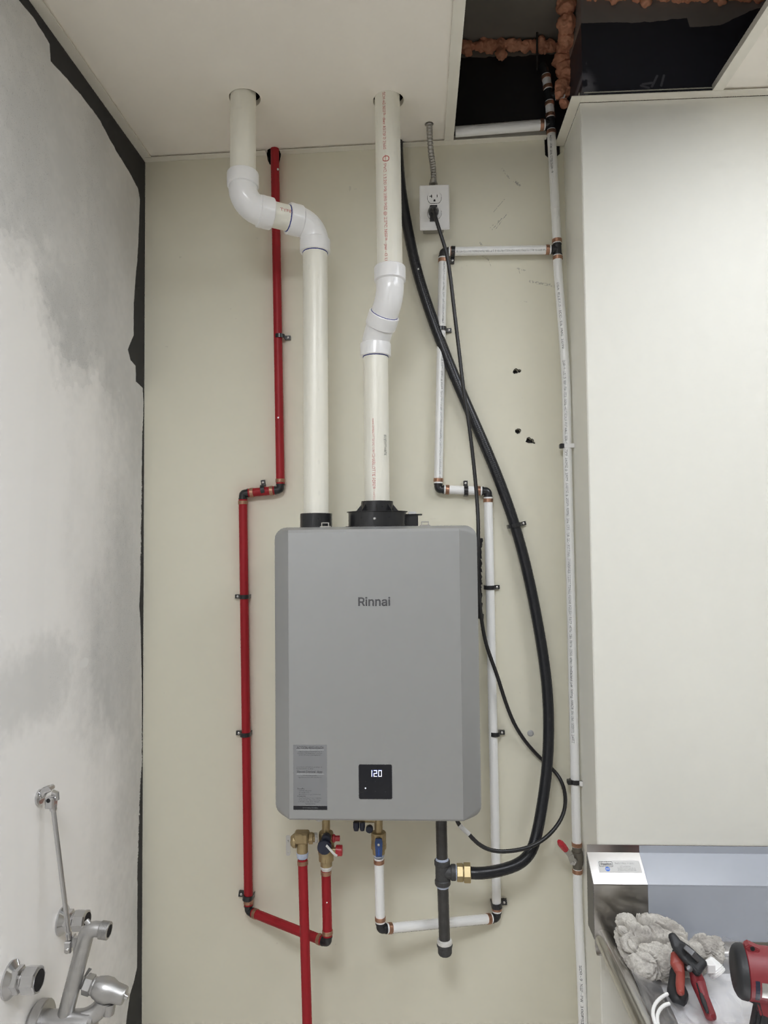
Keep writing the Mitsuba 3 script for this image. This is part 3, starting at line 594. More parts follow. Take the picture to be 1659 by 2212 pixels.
crimp(U1 + np.array([.018, 0, 0]), (1, 0, 0), RS); part('tube', rod(U1 + np.array([.0155, 0, 0]), U1 + np.array([.040, 0, 0]), RT, 20), 'mat_white_pipe', RS)
lf = at(940, 288.5, -.034); ld = unit(lf - T1); part('tube', rod(T1 + ld * .0155, T1 + ld * ((T1[0] - .1125) / -ld[0]), .0135, 22), 'mat_white_pipe', RS); part('crimp_ring', ring(T1 + ld * .0195, ld, .0095, .0134, .0150, 22), 'mat_copper', RS)
def incol(p): p = np.array(p); p[0] = min(p[0], XC - .0150); return p
low = [incol(at(*q)) for q in ((1206.5, 600, -.030), (1222, 800, -.030), (1240, 962, -.032), (1246, 1150, -.034), (1252, 1400, -.036), (1258, 1690, -.038), (1261, 1800, -.040))]
dn = unit(low[0] - TEE); fit_tee(TEE, [-upd, dn, (-1, 0, 0)], RS); crimp(TEE + dn * .018, dn, RS)
BV = incol(at(1262, 1853, -.042))
sp = spline([TEE + dn * .0155] + low + [BV + (0, 0, .026)], .012)
part('tube', tube(sp, RT, 22), 'mat_white_pipe', RS)
lw = BV - (0, 0, .026); sp2 = spline([lw, lw - (0, 0, .12), (lw[0] + .002, -.045, .75), (lw[0] + .003, -.045, .30)], .02)
part('tube', tube(sp2, RT, 22), 'mat_white_pipe', RS); crimp(BV + (0, 0, .028), (0, 0, 1), RS); crimp(BV - (0, 0, .028), (0, 0, -1), RS)
def run_text(s, y0, y1, path, phi, h=.0055):
    """Lettering along a bent tube, word by word."""
    Y = np.array([(lambda c: c[1] / c[2] * FPX + 1106)(RC @ (p - CAM)) for p in path]); words = s.split(' '); n = sum(len(w) + 1 for w in words); q, out = y0, []
    at_ = lambda y: np.array([np.interp(y, Y, path[:, i]) for i in range(3)])
    for w in words:
        e = q + (y1 - y0) * len(w) / n; part('print', pipe_text(w, h, at_(q), at_(e), RT, phi), 'mat_black_print', RS, smooth=False); q = e + (y1 - y0) / n
run_text('CSA B137.5-ICC-ES PMG 1099', 612, 760, sp, -.45)
run_text('SDR-9-137.9 NSF-PW PEX 1006-HOT/COLD POTABLE SDR-9 @ 73°F 160PSI @ 180°F 100PSI @ 200°F 80PSI 3/4 CTS-7/8 OD-(FITTING STANDARDS F1807 F1960 F2098 F2159) F877 ASTM CSA F876-1006 when installed per listing-MADE IN USA 000071 149FT', 780, 1606, sp, -.45, .0062)
run_text('SDR-9 NSF-PW 100PSI', 2080, 2212, sp2, -.30, .0062)
a0, a1 = T1 + upd * .035, T1 + upd * .135; part('print', pipe_text('NSF-PW 3/4 CTS SDR-9', .0055, a0, a1, RT, -.45), 'mat_black_print', RS, smooth=False)
gk = at(1202, 425, -.045); part('old_label', tube([gk + upd * -.024, gk + upd * .022], RT + .0004, 22) if False else ring(TEE - upd * .105, -upd, .045, RT - .001, RT + .0004, 22), 'mat_grubby_pipe', RS, label='torn remains of a grey label')
BVt = thing('ball_valve', 'ball valve with a red lever handle beside the end of the sink splash', 'valve')
part('body', cat_(turned(BV - (0, 0, .026), (0, 0, 1), [(0, .0115), (.010, .012), (.0102, .0138), (.014, .014), (.02, .0152), (.032, .0152), (.038, .014), (.0418, .0138), (.042, .012), (.052, .0115)], 20), rod(BV, BV + (-.014, -.020, .0), .007, 14)), 'mat_valve_grey', BVt)
st = BV + (-.017, -.026, .0)
part('stem_nut', turned(BV + (-.012, -.018, 0), unit((-.6, -.8, 0)), [(0, .009), (.008, .009), (.0085, .006), (.013, .006)], 6), 'mat_zinc', BVt, smooth=False)
h0, h1, h2 = st, at(1232, 1847, -.085), at(1207, 1817, -.105)
def strap_path(P, w, t, n=None):
    """A flat bar along P, w wide across the vertical, t thick."""
    out = []
    for a, b in zip(P, P[1:]):
        d = unit(np.asarray(b) - a); s = unit(np.cross(d, (0, -1, 0.0))); q = np.cross(d, s); out.append(hull([p + e * s * w / 2 + f * q * t / 2 for p in (a, b) for e in (-1, 1) for f in (-1, 1)]))
    return cat_(*out)
part('lever', strap_path([h0, h1, h1 * .55 + h2 * .45], .014, .003), 'mat_zinc', BVt, smooth=False)
part('lever_grip', tube([h1 * .62 + h2 * .38, h1 * .5 + h2 * .5, h1 * .15 + h2 * .85, h2], [.0070, .0080, .0080, .0045], 12), 'mat_red_plastic', BVt, label='red plastic lever grip')

# ------------------------------------------------------------------ clamps
def clamp(px, py, side, label, tilt=0, r=RT, Y=W, deep=1.0):
    """A black half strap over a tube on the back wall; side: where the screw tab points."""
    c = at(px, py, Y); k = thing('pipe_clamp', label, 'pipe clamp', 'pipe clamps on the wall tubing'); th = np.radians({'r': 0, 'u': 90, 'l': 180, 'd': 270}[side] + tilt)
    u = np.array([math.cos(th), 0, math.sin(th)]); ax = np.array([-math.sin(th), 0, math.cos(th)]); ro = r + .0024; g = abs(Y); w = .0052 * deep
    ang = np.linspace(0, math.pi, 13); prof = [(-ro * math.cos(a), -ro * math.sin(a)) for a in ang]
    outer = [(-ro, g)] + prof + [(ro, g - .010), (ro + .0135, g - .010), (ro + .0135, g), ]
    inner = [(r + .0006, g)] + [(-(r + .0006) * math.cos(a), -(r + .0006) * math.sin(a)) for a in ang[::-1]] + [(-(r + .0006), g)]
    poly = Polygon(outer + inner).buffer(0); poly = max(getattr(poly, 'geoms', [poly]), key=lambda q: q.area)
    m = trimesh.creation.extrude_polygon(poly, 2 * w, engine='earcut'); v = m.vertices.copy()
    m.vertices = c + np.outer(v[:, 0], u) + np.outer(v[:, 1] - .0002, (0, 1.0, 0)) + np.outer(v[:, 2] - w, ax)
    part('strap', m, 'mat_black_plastic', k, smooth=False)
    s = c + u * (ro + .0065) + np.array([0, g - .010, 0]); part('screw', turned(s + (0, .001, 0), (0, -1, 0), [(0, .0036), (.0018, .0034), (.0028, .002), (.003, 0)], 12), 'mat_zinc', k, label='round steel screw head')
clamp(604, 727, 'r', 'black clamp on the upper red tube beside the left vent pipe')
clamp(568.5, 1058, 'u', 'black clamp on the short level red tube left of the heater top', 8)
clamp(527.5, 1289, 'l', 'black clamp on the red tube beside the upper left of the heater')
clamp(530, 1586, 'l', 'black clamp on the red tube level with the heater sticker top')
clamp(535.5, 1938, 'l', 'black clamp on the red tube just above its lowest left elbow', -6, deep=1.25)
clamp(953.5, 711, 'r', 'black clamp on the white tube behind the gas hose')
clamp(1006.5, 1060, 'u', 'black clamp on the short level white tube right of the black collar')
clamp(1057.5, 1269, 'r', 'black clamp on the white tube beside the upper right of the heater')
clamp(1068.5, 1585, 'r', 'black clamp on the white tube beside the lower right of the heater')
clamp(1073, 1955, 'r', 'black clamp on the white tube just above its lowest right elbow', 4, deep=1.25)
clamp(978.5, 543, 'd', 'black clamp on the level white tube below the outlet', -4)
clamp(1112, 1135, 'r', 'black clamp holding the thick gas hose right of the heater top', 12, r=.0158, Y=-.024)
for px, py, lab in ((1243, 962, 'white hook clamp holding the supply riser to the side wall at mid height'), (1258, 1690, 'dark hook clamp holding the supply riser above the ball valve')):
    i = np.argmin([abs((lambda c: c[1] / c[2] * FPX + 1106)(RC @ (p - CAM)) - py) for p in sp]); c = sp[i]; k = thing('pipe_clamp', lab, 'pipe clamp', 'hook clamps on the corner riser')
    a = np.linspace(math.pi * .5, math.pi * 1.62, 12); ro, ri = RT + .003, RT + .0006
    o = [(XC - .0002 - c[0], ro), *[(ro * math.cos(q), ro * math.sin(q)) for q in a]]; i_ = [*[(ri * math.cos(q), ri * math.sin(q)) for q in a[::-1]], (XC - .0002 - c[0], ri)]
    m = trimesh.creation.extrude_polygon(Polygon(o + i_).buffer(0), .011, engine='earcut'); v = m.vertices.copy(); m.vertices = c + np.stack([v[:, 0], -v[:, 1], v[:, 2] - .0055], 1); m.invert()
    part('strap', m, 'mat_white_plastic' if py < 1000 else 'mat_black_plastic', k, smooth=False)
    part('hook_end', box(c[0] - .021, c[0] - .010, c[1] - .012, c[1] + .004, c[2] - .006, c[2] + .006, .002), 'mat_black_plastic', k, smooth=False)
    if py > 1000: part('foot', box(XC - .008, XC - .0001, c[1] - .020, c[1] - RT - .0003, c[2] - .006, c[2] + .005, .001), 'mat_white_plastic', k, smooth=False)

# ------------------------------------------------------------------ valves under the heater
def hexn(a, d, l, r, m=None): return turned(a, d, [(0, r * .93), (.0012, r), (l - .0012, r), (l, r * .93)], 6)
UPV, DN, FRONT = np.array([0, 0, 1.0]), np.array([0, 0, -1.0]), np.array([0, -1.0, 0])
VY = -.150
IV = thing('isolation_valve', 'brass service valve with a round dark cap and red knobs under the heater', 'valve')
def vz(px, py, y=VY): return at(px, py, y)
c = vz(704.5, 1826); zt, zb = HZ0 - .0055, vz(704, 1874)[2]
part('body', turned((c[0], VY, zt), DN, [(0, .0096), (zt - vz(704, 1796)[2], .0096), (zt - vz(704, 1797)[2], .0165), (zt - vz(704, 1803)[2], .0178), (zt - vz(704, 1818)[2], .0170), (zt - vz(704, 1822)[2], .0195), (zt - vz(704, 1842)[2], .0195), (zt - vz(704, 1846)[2], .0180), (zt - vz(704, 1858)[2], .0178), (zt - vz(704, 1859)[2], .0140), (zt - vz(704, 1871)[2], .0140)], 28), 'mat_brass', IV)
part('hex_nut', hexn((c[0], VY, vz(704, 1849)[2]), DN, .011, .0185), 'mat_brass', IV, smooth=False)
part('thread_tape', turned((c[0], VY, vz(704, 1870)[2]), DN, [(0, .0140), (.003, .0146), (.0055, .0138), (.0085, .0120), (.010, .0120)], 24), 'mat_thread_tape', IV)
cp_ = vz(702, 1826, VY - .020)
part('service_cap', turned((cp_[0], VY - .014, cp_[2]), FRONT, [(0, .013), (.008, .0165), (.012, .0168), (.020, .0165), (.0215, .015), (.0215, 0)], 28), 'mat_navy', IV, label='round dark service cap')
part('handle', turned((cp_[0] + .003, VY - .012, cp_[2] + .016), FRONT, [(0, .011), (.012, .011), (.014, .009), (.014, 0)], 18), 'mat_navy', IV)
tg = [vz(705, 1826, VY - .037), vz(712, 1834, VY - .042), vz(722, 1845, VY - .044), vz(728, 1849, VY - .042)]
part('tag_strip', strap_path(tg, .0055, .0008), 'mat_tag', IV, smooth=False, label='clear plastic strip')
for px, py, L, rr, nm in ((716, 1811, .019, .0085, 'drain_knob'), (722, 1836, .024, .0125, 'drain_cap')):
    a = vz(px, py, VY - .012); 
    part('outlet', rod(a - (.014, 0, 0), a + (.004, 0, 0), .0062, 14), 'mat_brass', IV)
    if nm == 'drain_knob': part(nm, cat_(turned(a + (.001, 0, 0), (1, 0, 0), [(0, .006), (.003, .0098), (.007, .0098), (.008, .0070), (.018, .0070), (.019, .006)], 8)), 'mat_red_plastic', IV, smooth=False, label='small red drain knob')
    else: part(nm, turned(a + (.004, 0, -.001), (1, 0, 0), [(0, .0115), (.001, .0125), (.014, .0125), (.0155, .0115), (.0155, 0)], 16), 'mat_red_plastic', IV, smooth=25, label='red ribbed drain cap')

RV = thing('relief_valve', 'brass pressure relief valve with a flat steel test lever', 'valve')
ry = -.165; c = at(653, 1818, ry); zt = at(653, 1795, ry)[2]
part('body', cat_(turned((c[0], ry, at(653, 1797, ry)[2]), DN, [(0, .0145), (.002, .0160), (.020, .0160), (.0205, .0135), (at(653, 1797, ry)[2] - at(653, 1842, ry)[2], .0130)], 24),
     box(at(636, 1820, ry)[0], at(667, 1820, ry)[0], ry - .0155, ry + .0155, at(653, 1820, ry)[2], at(653, 1796, ry)[2], .004),
     turned((at(640, 1820, ry)[0], ry, c[2] + .002), (-1, 0, 0), [(0, .0165), (.006, .0165), (.010, .0130), (.013, .0100), (.0145, .006), (.020, .0055)], 24)), 'mat_brass', RV)
part('nipple', cat_(rod((at(664, 1820, ry)[0], ry, c[2] + .008), (at(683, 1820, ry)[0], (ry + VY) / 2, c[2] + .008), .0105, 18), hexn((at(667, 1820, ry)[0], ry, c[2] + .008), (1, .1, 0), .010, .0135)), 'mat_brass', RV)
part('thread_tape', turned((at(679, 1820, ry)[0], ry + .003, c[2] + .008), unit((1, .25, 0)), [(0, .0112), (.001, .0118), (.006, .0118), (.007, .0112)], 20), 'mat_thread_tape', RV)
part('thread_tape', turned((at(653.3, 1820, ry)[0], ry, at(653, 1841, ry)[2]), DN, [(0, .0142), (.004, .0145), (.0075, .0135), (.012, .0130), (.014, .011)], 20), 'mat_thread_paste', RV)
lv = at(623.5, 1823, ry - .004)
part('test_lever', plate(rrect(lv[0] - .0055, lv[0] + .0055, at(653, 1845, ry)[2], at(653, 1801, ry)[2], .0045).difference(Point(lv[0], at(653, 1812, ry)[2]).buffer(.0014)).difference(Point(lv[0], at(653, 1837, ry)[2]).buffer(.0014)), ry - .010, ry - .0085), 'mat_zinc', RV, smooth=False, label='flat steel test lever')
part('lever_pin', rod((lv[0] - .001, ry - .0085, c[2] + .004), (lv[0] + .012, ry, c[2] + .003), .003, 10), 'mat_zinc', RV)

CVt = thing('isolation_valve', 'brass service valve with a blue lever under the middle of the heater', 'valve')
c = vz(818, 1820)
q = lambda py: zt - vz(818, py)[2]
zt = HZ0 - .0055
part('body', turned((c[0], VY, zt), DN, [(0, .0100), (q(1796), .0100), (q(1797.5), .0172), (q(1801), .0180), (q(1822), .0175), (q(1823), .0182), (q(1832), .0182), (q(1834), .0150), (q(1844), .0145)], 26), 'mat_brass', CVt)
part('hex_nut', hexn((c[0], VY, vz(818, 1801)[2]), DN, .012, .0192), 'mat_brass', CVt, smooth=False)
part('thread_tape', turned((c[0] + .0005, VY, vz(818, 1842)[2]), DN, [(0, .0128), (.002, .0135), (.006, .0130), (.009, .0115)], 22), 'mat_thread_paste', CVt)
hc = vz(818, 1824, VY - .024)
part('lever', cat_(turned((hc[0], VY - .014, hc[2]), FRONT, [(0, .008), (.010, .0085), (.0125, .0075), (.0125, 0)], 20), plate(Polygon([(hc[0] - .0075, hc[2] + .004), (hc[0] - .006, hc[2] + .012), (hc[0] + .006, hc[2] + .012), (hc[0] + .0078, hc[2] + .003), (hc[0] + .0062, hc[2] - .027), (hc[0] - .0055, hc[2] - .027)]).buffer(.0015), VY - .026, VY - .021)), 'mat_blue', CVt, smooth=25, label='blue lever handle')
part('lever_screw', turned((hc[0], VY - .0262, hc[2]), FRONT, [(0, .0032), (.0012, .003), (.002, .0015), (.002, 0)], 12), 'mat_zinc', CVt)
mm = flat_text('Webstone', .0036, 0, 0, 0, width=.019, depth=.0003); v = mm.vertices.copy(); mm.vertices = np.stack([hc[0] + .0016 - v[:, 2] + .0, VY - .0262 + v[:, 1], hc[2] - .0255 + v[:, 0]], 1); mm.vertices = mm.vertices
part('lever_lettering', mm, 'mat_label_blue', CVt, smooth=False)
for px, w_, nm in ((769.5, .0058, 'mat_navy'), (782.5, .0050, 'mat_navy')):
    a = vz(px, 1777, VY - .01); part('drain_knob', turned((a[0], VY - .010, vz(px, 1776, VY - .01)[2]), DN, [(0, w_ * 1.3), (.0125, w_ * 1.3), (.015, w_ * 1.15), (.0195, w_), (.0195, 0)], 10), nm, CVt, smooth=25)
a = vz(798, 1791, VY - .012); part('service_cap', turned((a[0], VY - .006, a[2]), FRONT, [(0, .0085), (.010, .0085), (.0115, .007), (.0115, .003), (.009, .003)], 18), 'mat_navy', CVt)
part('outlet', rod((vz(765, 1771)[0], VY, vz(818, 1771)[2]), (c[0] - .005, VY, vz(818, 1771)[2]), .0068, 12), 'mat_brass', CVt)

# ------------------------------------------------------------------ gas line
GY = -.145
GP = thing('gas_pipe', 'black iron gas pipe with a tee and a capped drip leg under the heater', 'pipe')
gx = lambda px, py: at(px, py, GY)
top = gx(953, 1776); tee = gx(955.5, 1884); bot = gx(961, 2052); top[2] = HZ0 - .006
gd1, gd2 = unit(tee - top), unit(bot - tee)
part('union', hexn(top - gd1 * .0005, gd1, .014, .0165), 'mat_iron_rough', GP, smooth=False)
part('nipple', rod(top + gd1 * .012, tee - gd1 * .018, .01335, 26), 'mat_iron', GP)
part('thread_paste', ring(top + gd1 * .0135, gd1, .0035, .013, .0150, 24), 'mat_thread_tape', GP)
bead = lambda d: turned(tee + d * .0165, d, [(0, .0172), (.002, .0188), (.0105, .0188), (.0125, .0176), (.0125, .0130)], 26)
bd = np.array([1.0, -.02, 0.0]); bd = unit(bd)
part('tee', cat_(rod(tee - gd1 * .020, tee + gd2 * .020, .0168, 26), rod(tee, tee + bd * .022, .0160, 24), bead(-gd1), bead(gd2), turned(tee + bd * .020, bd, [(0, .0172), (.002, .0185), (.010, .0185), (.012, .0176), (.012, .013)], 26)), 'mat_iron_rough', GP)
part('thread_paste', turned(tee - gd1 * .0335, gd1, [(0, .0134), (.001, .0146), (.0045, .0158), (.0055, .015)], 24), 'mat_thread_paste', GP)
part('thread_paste', turned(tee + gd2 * .0285, gd2, [(0, .0150), (.003, .0146), (.0062, .0146), (.007, .0134)], 24), 'mat_thread_paste', GP)
part('thread_paste', turned(tee + bd * .0310, bd, [(0, .0155), (.002, .0160), (.0045, .0155)], 24), 'mat_thread_paste', GP)
part('drip_leg', rod(tee + gd2 * .018, bot - gd2 * .015, .01335, 26), 'mat_iron', GP)
part('thread_paste', turned(bot - gd2 * .0255, gd2, [(0, .0134), (.001, .0165), (.004, .0178), (.011, .0178)], 24), 'mat_thread_tape', GP)
part('cap', turned(bot - gd2 * .0155, gd2, [(0, .0176), (.0025, .0188), (.006, .0185), (.0075, .0170), (.022, .0165), (.026, .0140), (.0275, .0105), (.0275, 0)], 26), 'mat_iron_rough', GP)
HS = thing('gas_hose', 'thick black flexible gas hose curving from the brass nut up to the ceiling', 'hose')
n0 = tee + bd * .0345
part('brass_nut', cat_(hexn(n0, bd, .0150, .0205), turned(n0 + bd * .0148, bd, [(0, .0175), (.002, .0175)], 24), hexn(n0 + bd * .0162, bd, .0165, .0225)), 'mat_brass_bright', HS, smooth=False)
hs0 = n0 + bd * .0320
hp_ = [hs0, hs0 + bd * .03] + [at(*q) for q in ((1082, 1879.5, -.136), (1122, 1864.5, -.122), (1146, 1840, -.108), (1159, 1803, -.094), (1171, 1740, -.078), (1182, 1650, -.062), (1185, 1560, -.050), (1180, 1470, -.043), (1164, 1360, -.036), (1140, 1240, -.029), (1112, 1135, -.0245), (1077, 1035, -.023), (1033, 930, -.022), (985, 820, -.022), (938, 700, -.022), (901, 585, -.022), (880, 490, -.022), (866, 405, -.022))] + [at(860, 330, -.022), at(858, 290, -.022)]
P = spline(hp_, .0013); n_ = len(P); s_ = np.arange(n_) * .0013
part('hose', tube(P, .0137 + .00009 * np.sin(s_ * 2 * math.pi / .0052), 18), 'mat_hose', HS, smooth=True)
for a_, b_ in ((870, 1010),):
    i0, i1 = [np.argmin([abs((lambda c: c[1] / c[2] * FPX + 1106)(RC @ (p - CAM)) - y) for p in P]) for y in (700, 925)]
    path = P[min(i0, i1):max(i0, i1)][::-1]; Yp = path[::20]
    for k in range(0, len(Yp) - 3, 3): part('print', pipe_text('| | |', .003, Yp[k], Yp[k + 2], .0140, .35), 'mat_panel_mark', HS, smooth=False)
i = np.argmin([abs((lambda c: c[1] / c[2] * FPX + 1106)(RC @ (p - CAM)) - 585) for p in P]); p_ = P[i]
part('scuff', turned(p_ + (.003, -.0140, .0), (0, 1, 0), [(0, 0), (.0001, .0022), (.002, .0025)], 8), 'mat_tag', HS, smooth=False)

# ------------------------------------------------------------------ outlet, conduit and power cord
OY = -.058
OB = thing('outlet_box', 'white outlet box with a double receptacle plate on the back wall', 'outlet')
o0, o1 = at(907, 497, OY), at(970, 397.5, OY)
part('box', box(o0[0] + .009, o1[0] - .014, OY + .003, -.0002, o0[2] + .0135, o1[2] - .008, .003), 'mat_conduit', OB, smooth=False, label='grey metal box behind the plate')
part('cover_plate', box(o0[0], o1[0], OY, OY + .006, o0[2], o1[2], .0028), 'mat_white_plastic', OB, smooth=20)
for py in (427.5, 461):
    c = at(938.5, py, OY); poly = Point(c[0], c[2]).buffer(.0180, quad_segs=10).intersection(sbox(c[0] - .02, c[2] - .0145, c[0] + .02, c[2] + .0145))
    part('receptacle_gap', plate(poly.buffer(.0008), OY - .0003, OY + .001), 'mat_dark', OB, smooth=False)
    RCP = part('receptacle', plate(poly, OY - .0022, OY + .001), 'mat_white_plastic', OB, smooth=False)
    sl = [(-.0075, .0035, .0011, .0042), (-.0105, .0035, .0028, .0010), (.0070, .0035, .0010, .0034)]
    for dx, dz, a, b in sl: part('slot', box(c[0] + dx - a, c[0] + dx + a, OY - .0025, OY - .0015, c[2] + dz - b, c[2] + dz + b), 'mat_dark', RCP, smooth=False)
    part('slot', plate(Point(c[0], c[2] - .0075).buffer(.0026).union(sbox(c[0] - .0026, c[2] - .0105, c[0] + .0026, c[2] - .0075)), OY - .0025, OY - .0015), 'mat_dark', RCP, smooth=False)
CD = thing('flexible_conduit', 'ribbed flexible metal conduit between the outlet box and the ceiling', 'conduit')
ctop = HOLE_V[2]; cb = at(936, 396, -.030)
P = spline([cb - (0, 0, .005), cb + (0, -.002, .04), at(931, 330, -.075), ctop + (.001, .003, -.012), ctop + (-.002, -.004, .08)], .0007); s_ = np.arange(len(P)) * .0007
saw = (s_ / .0083) % 1.0
part('conduit', tube(P, .0060 + .0019 * np.clip(np.sin(saw * math.pi) * 1.4, 0, 1), 18), 'mat_conduit', CD, smooth=40)
part('connector', turned(cb - (0, 0, .003), (0, 0, 1), [(0, .0115), (.004, .0115), (.0045, .0088), (.012, .0088)], 18), 'mat_conduit', CD)
PC = thing('power_cord', 'thin black power cord plugged into the outlet and looping to the heater underside', 'cord')
pg = at(936.5, 455, OY - .016)
part('plug', cat_(hull(np.vstack([turned((pg[0], OY - .0021, pg[2] + .002), FRONT, [(0, .0135), (.008, .0140), (.009, .0140)], 16).vertices * 1.0, turned((pg[0], OY - .010, pg[2] - .001), FRONT, [(0, .0115), (.014, .0105), (.022, .0060)], 16).vertices])), hull([(pg[0] + x, y, pg[2] + z) for x in (-.0095, .0095) for y, z in ((OY - .0021, -.022), (OY - .0021, .015), (OY - .022, -.014), (OY - .020, .013))])), 'mat_black_plastic', PC, smooth=35)
cpts = [at(937, 450, OY - .024), at(941, 470, OY - .034), at(955, 515, -.090), at(967, 560, -.082), at(980, 660, -.070), at(993, 770, -.064), at(1002, 845, -.062), at(1012, 910, -.060), at(1024, 1010, -.058), at(1031, 1090, -.062), at(1033, 1160, -.072), at(1031, 1240, -.078), at(1038, 1320, -.078), at(1050, 1390, -.074), at(1074, 1460, -.060), at(1112, 1565, -.030), at(1168, 1638, -.012), at(1208, 1680, -.022), at(1221, 1735, -.070), at(1204, 1782, -.105), at(1160, 1822, -.135), at(1105, 1838, -.160), at(1060, 1836, -.170), at(1028, 1818, -.172), at(1008, 1797, -.168), at(994, 1784, -.162)]
cpts.append(np.array([at(984, 1776, -.158)[0], -.158, HZ0 - .002]))
P = spline(cpts, .006); part('cord', tube(P, .0047, 14), 'mat_cord', PC, smooth=True)
la_, lb_ = at(993, 1783, -.1617), at(1014, 1802, -.169); Pl = [P[i] for i in range(len(P)) if la_[0] <= P[i][0] <= lb_[0] and P[i][2] < 1.17 and P[i][2] > lb_[2] - .004 and P[i][1] < -.15]
if len(Pl) > 2:
    part('cord_label', tube(Pl, .0054, 16), 'mat_label_white', PC, label='white printed cord label')
    part('label_bars', pipe_text('| | || | ||| ||', .006, Pl[0], Pl[-1], .0056, .1), 'mat_black_print', PC, smooth=False)
# plastic anchor left in the wall
an = at(1146, 1584, 0); AN = thing('wall_anchor', 'small grey plastic anchor left in the wall near the thin cord', 'wall anchor')
part('collar', turned((an[0], .0001, an[2]), FRONT, [(0, .0085), (.001, .0080), (.0022, .0062), (.0024, .0035), (.0006, .0032)], 18), 'mat_label_grey', AN)
part('bore', turned((an[0], -.0004, an[2]), FRONT, [(0, 0), (.0001, .0033), (.0004, .0033), (.0004, 0)], 12), 'mat_dark', AN)

# ------------------------------------------------------------------ above the ceiling
def lump(pts, seed=0, f=60, amp=.014, size=.004):
    m = None
    for p, r in pts:
        s = m3.Manifold.sphere(r, 20).translate(list(map(float, p))); m = s if m is None else m + s
    m = m.refine_to_length(size); q = m.to_mesh(); v = np.array(q.vert_properties[:, :3], float); tm = trimesh.Trimesh(v, np.array(q.tri_verts), process=True)
    n = np.array(tm.vertex_normals); tm.vertices = tm.vertices + n * (1.3 * amp * (meshkit.fbm(tm.vertices * f * 1.3, 4, seed) - .5) + .004 * (meshkit.noise(tm.vertices * 260, seed + 9) - .5))[:, None]; return tm
r2 = np.random.default_rng(3)
fp = []
for x in np.linspace(995, 1215, 26): c = at(x, 97 + 5 * r2.random(), .004); fp.append((c, .009 + .008 * r2.random()))
for px, py, r in ((1004, 100, .017), (1010, 112, .012), (1038, 72, .009), (1046, 80, .012), (1082, 116, .014), (1170, 92, .015), (1105, 92, .013)): fp.append((at(px, py, -.004), r))
one('spray_foam', lump(fp, 1), 'mat_foam', 'rough orange foam bead along the top of the dark back wall', 'foam', smooth=True, group='expanding foam seams above the ceiling')
fp = []
for y in np.linspace(-40, 170, 24): c = at(1224 + 8 * (r2.random() - .5), y, -.03 - .10 * r2.random() * (y < 90)); fp.append((c, .015 + .010 * r2.random()))
fp += [(at(1218, 105, -.04), .020), (at(1213, 128, -.03), .022), (at(1222, 150, -.03), .018)]
one('spray_foam', lump(fp, 2), 'mat_foam', 'orange foam filling the upright corner above the white riser', 'foam', smooth=True, group='expanding foam seams above the ceiling')
one('spray_foam', lump([(at(1213, 190, -.040), .020), (at(1208, 200, -.05), .013), (at(1222, 197, -.035), .017), (at(1226, 182, -.03), .016), (at(1219, 223, -.03), .013)], 5, 45, .014), 'mat_foam', 'large pale orange foam lump around the short branch stub', 'foam', smooth=True, group='expanding foam seams above the ceiling')
fp = []
for x in np.linspace(1275, 1640, 30): c = at(x, -14 + 8 * r2.random(), YC + .006); fp.append((c, .008 + .009 * r2.random()))
fp += [(at(1395, 2, YC + .002), .012), (at(1325, 0, YC), .010), (at(1560, 3, YC), .009)]
one('spray_foam', lump(fp, 8), 'mat_foam', 'orange foam bead along the top of the dark boxed wall at the upper right', 'foam', smooth=True, group='expanding foam seams above the ceiling')
ha, hb = at(1160, 62, -.020), at(1160.5, 152, -.020)
P = np.linspace(ha + (ha - hb) * .25, hb, 160)
one('hanger_rod', tube(P, .0026 + .0004 * np.sin(np.arange(160) * 2.2), 8), 'mat_iron', 'thin dark threaded rod hanging above the ceiling in front of the foam', 'rod', smooth=True)

# ------------------------------------------------------------------ service faucet on the left wall
br = atx(84, 1722, XL); BY = br[1]
lf_ = lambda px, py, y=BY: at(px, py, y)
WB = thing('wall_brace', 'slim chrome brace rod hinged on the left wall above the faucet', 'brace')
part('wall_plate', turned(br + (.0001, 0, 0), (1, 0, 0), [(0, .0150), (.004, .0150), (.006, .0120), (.006, 0)], 24), 'mat_chrome', WB)
for px, py in ((86, 1719), (108, 1702)): pass
k1, k2 = lf_(87, 1720), lf_(108, 1703)
part('hinge', cat_(tube([br + (.003, 0, 0), k1, lf_(97, 1708), k2], [.0085, .0080, .0070, .0065], 14), rod(k1 - (0, .010, 0), k1 + (0, .010, 0), .0065, 14), rod(k2 - (0, .009, 0), k2 + (0, .009, 0), .0052, 14)), 'mat_chrome', WB)
cl = lf_(111, 1727)
part('clevis', cat_(box(cl[0] - .0095, cl[0] + .0085, BY - .0095, BY + .0095, cl[2] - .016, cl[2] + .006, .003), tube([lf_(114, 1712), lf_(122, 1714), lf_(124, 1728)], [.006, .0055, .004], 12)), 'mat_chrome', WB, smooth=25)
part('clevis_hole', turned((cl[0] - .0012, BY - .0094, cl[2] + .001), FRONT, [(0, 0), (.0001, .0042), (.0004, .0042), (.0004, 0)], 14), 'mat_dark', WB)
rt_, rb_ = lf_(114.5, 1742), lf_(149, 2022); rd = unit(rb_ - rt_)
part('rod', rod(rt_, rb_, .0044, 16), 'mat_chrome', WB)
part('collar', turned(rt_ - rd * .004, rd, [(0, .0068), (.010, .0068), (.012, .0058), (.014, .0046)], 16), 'mat_chrome', WB)
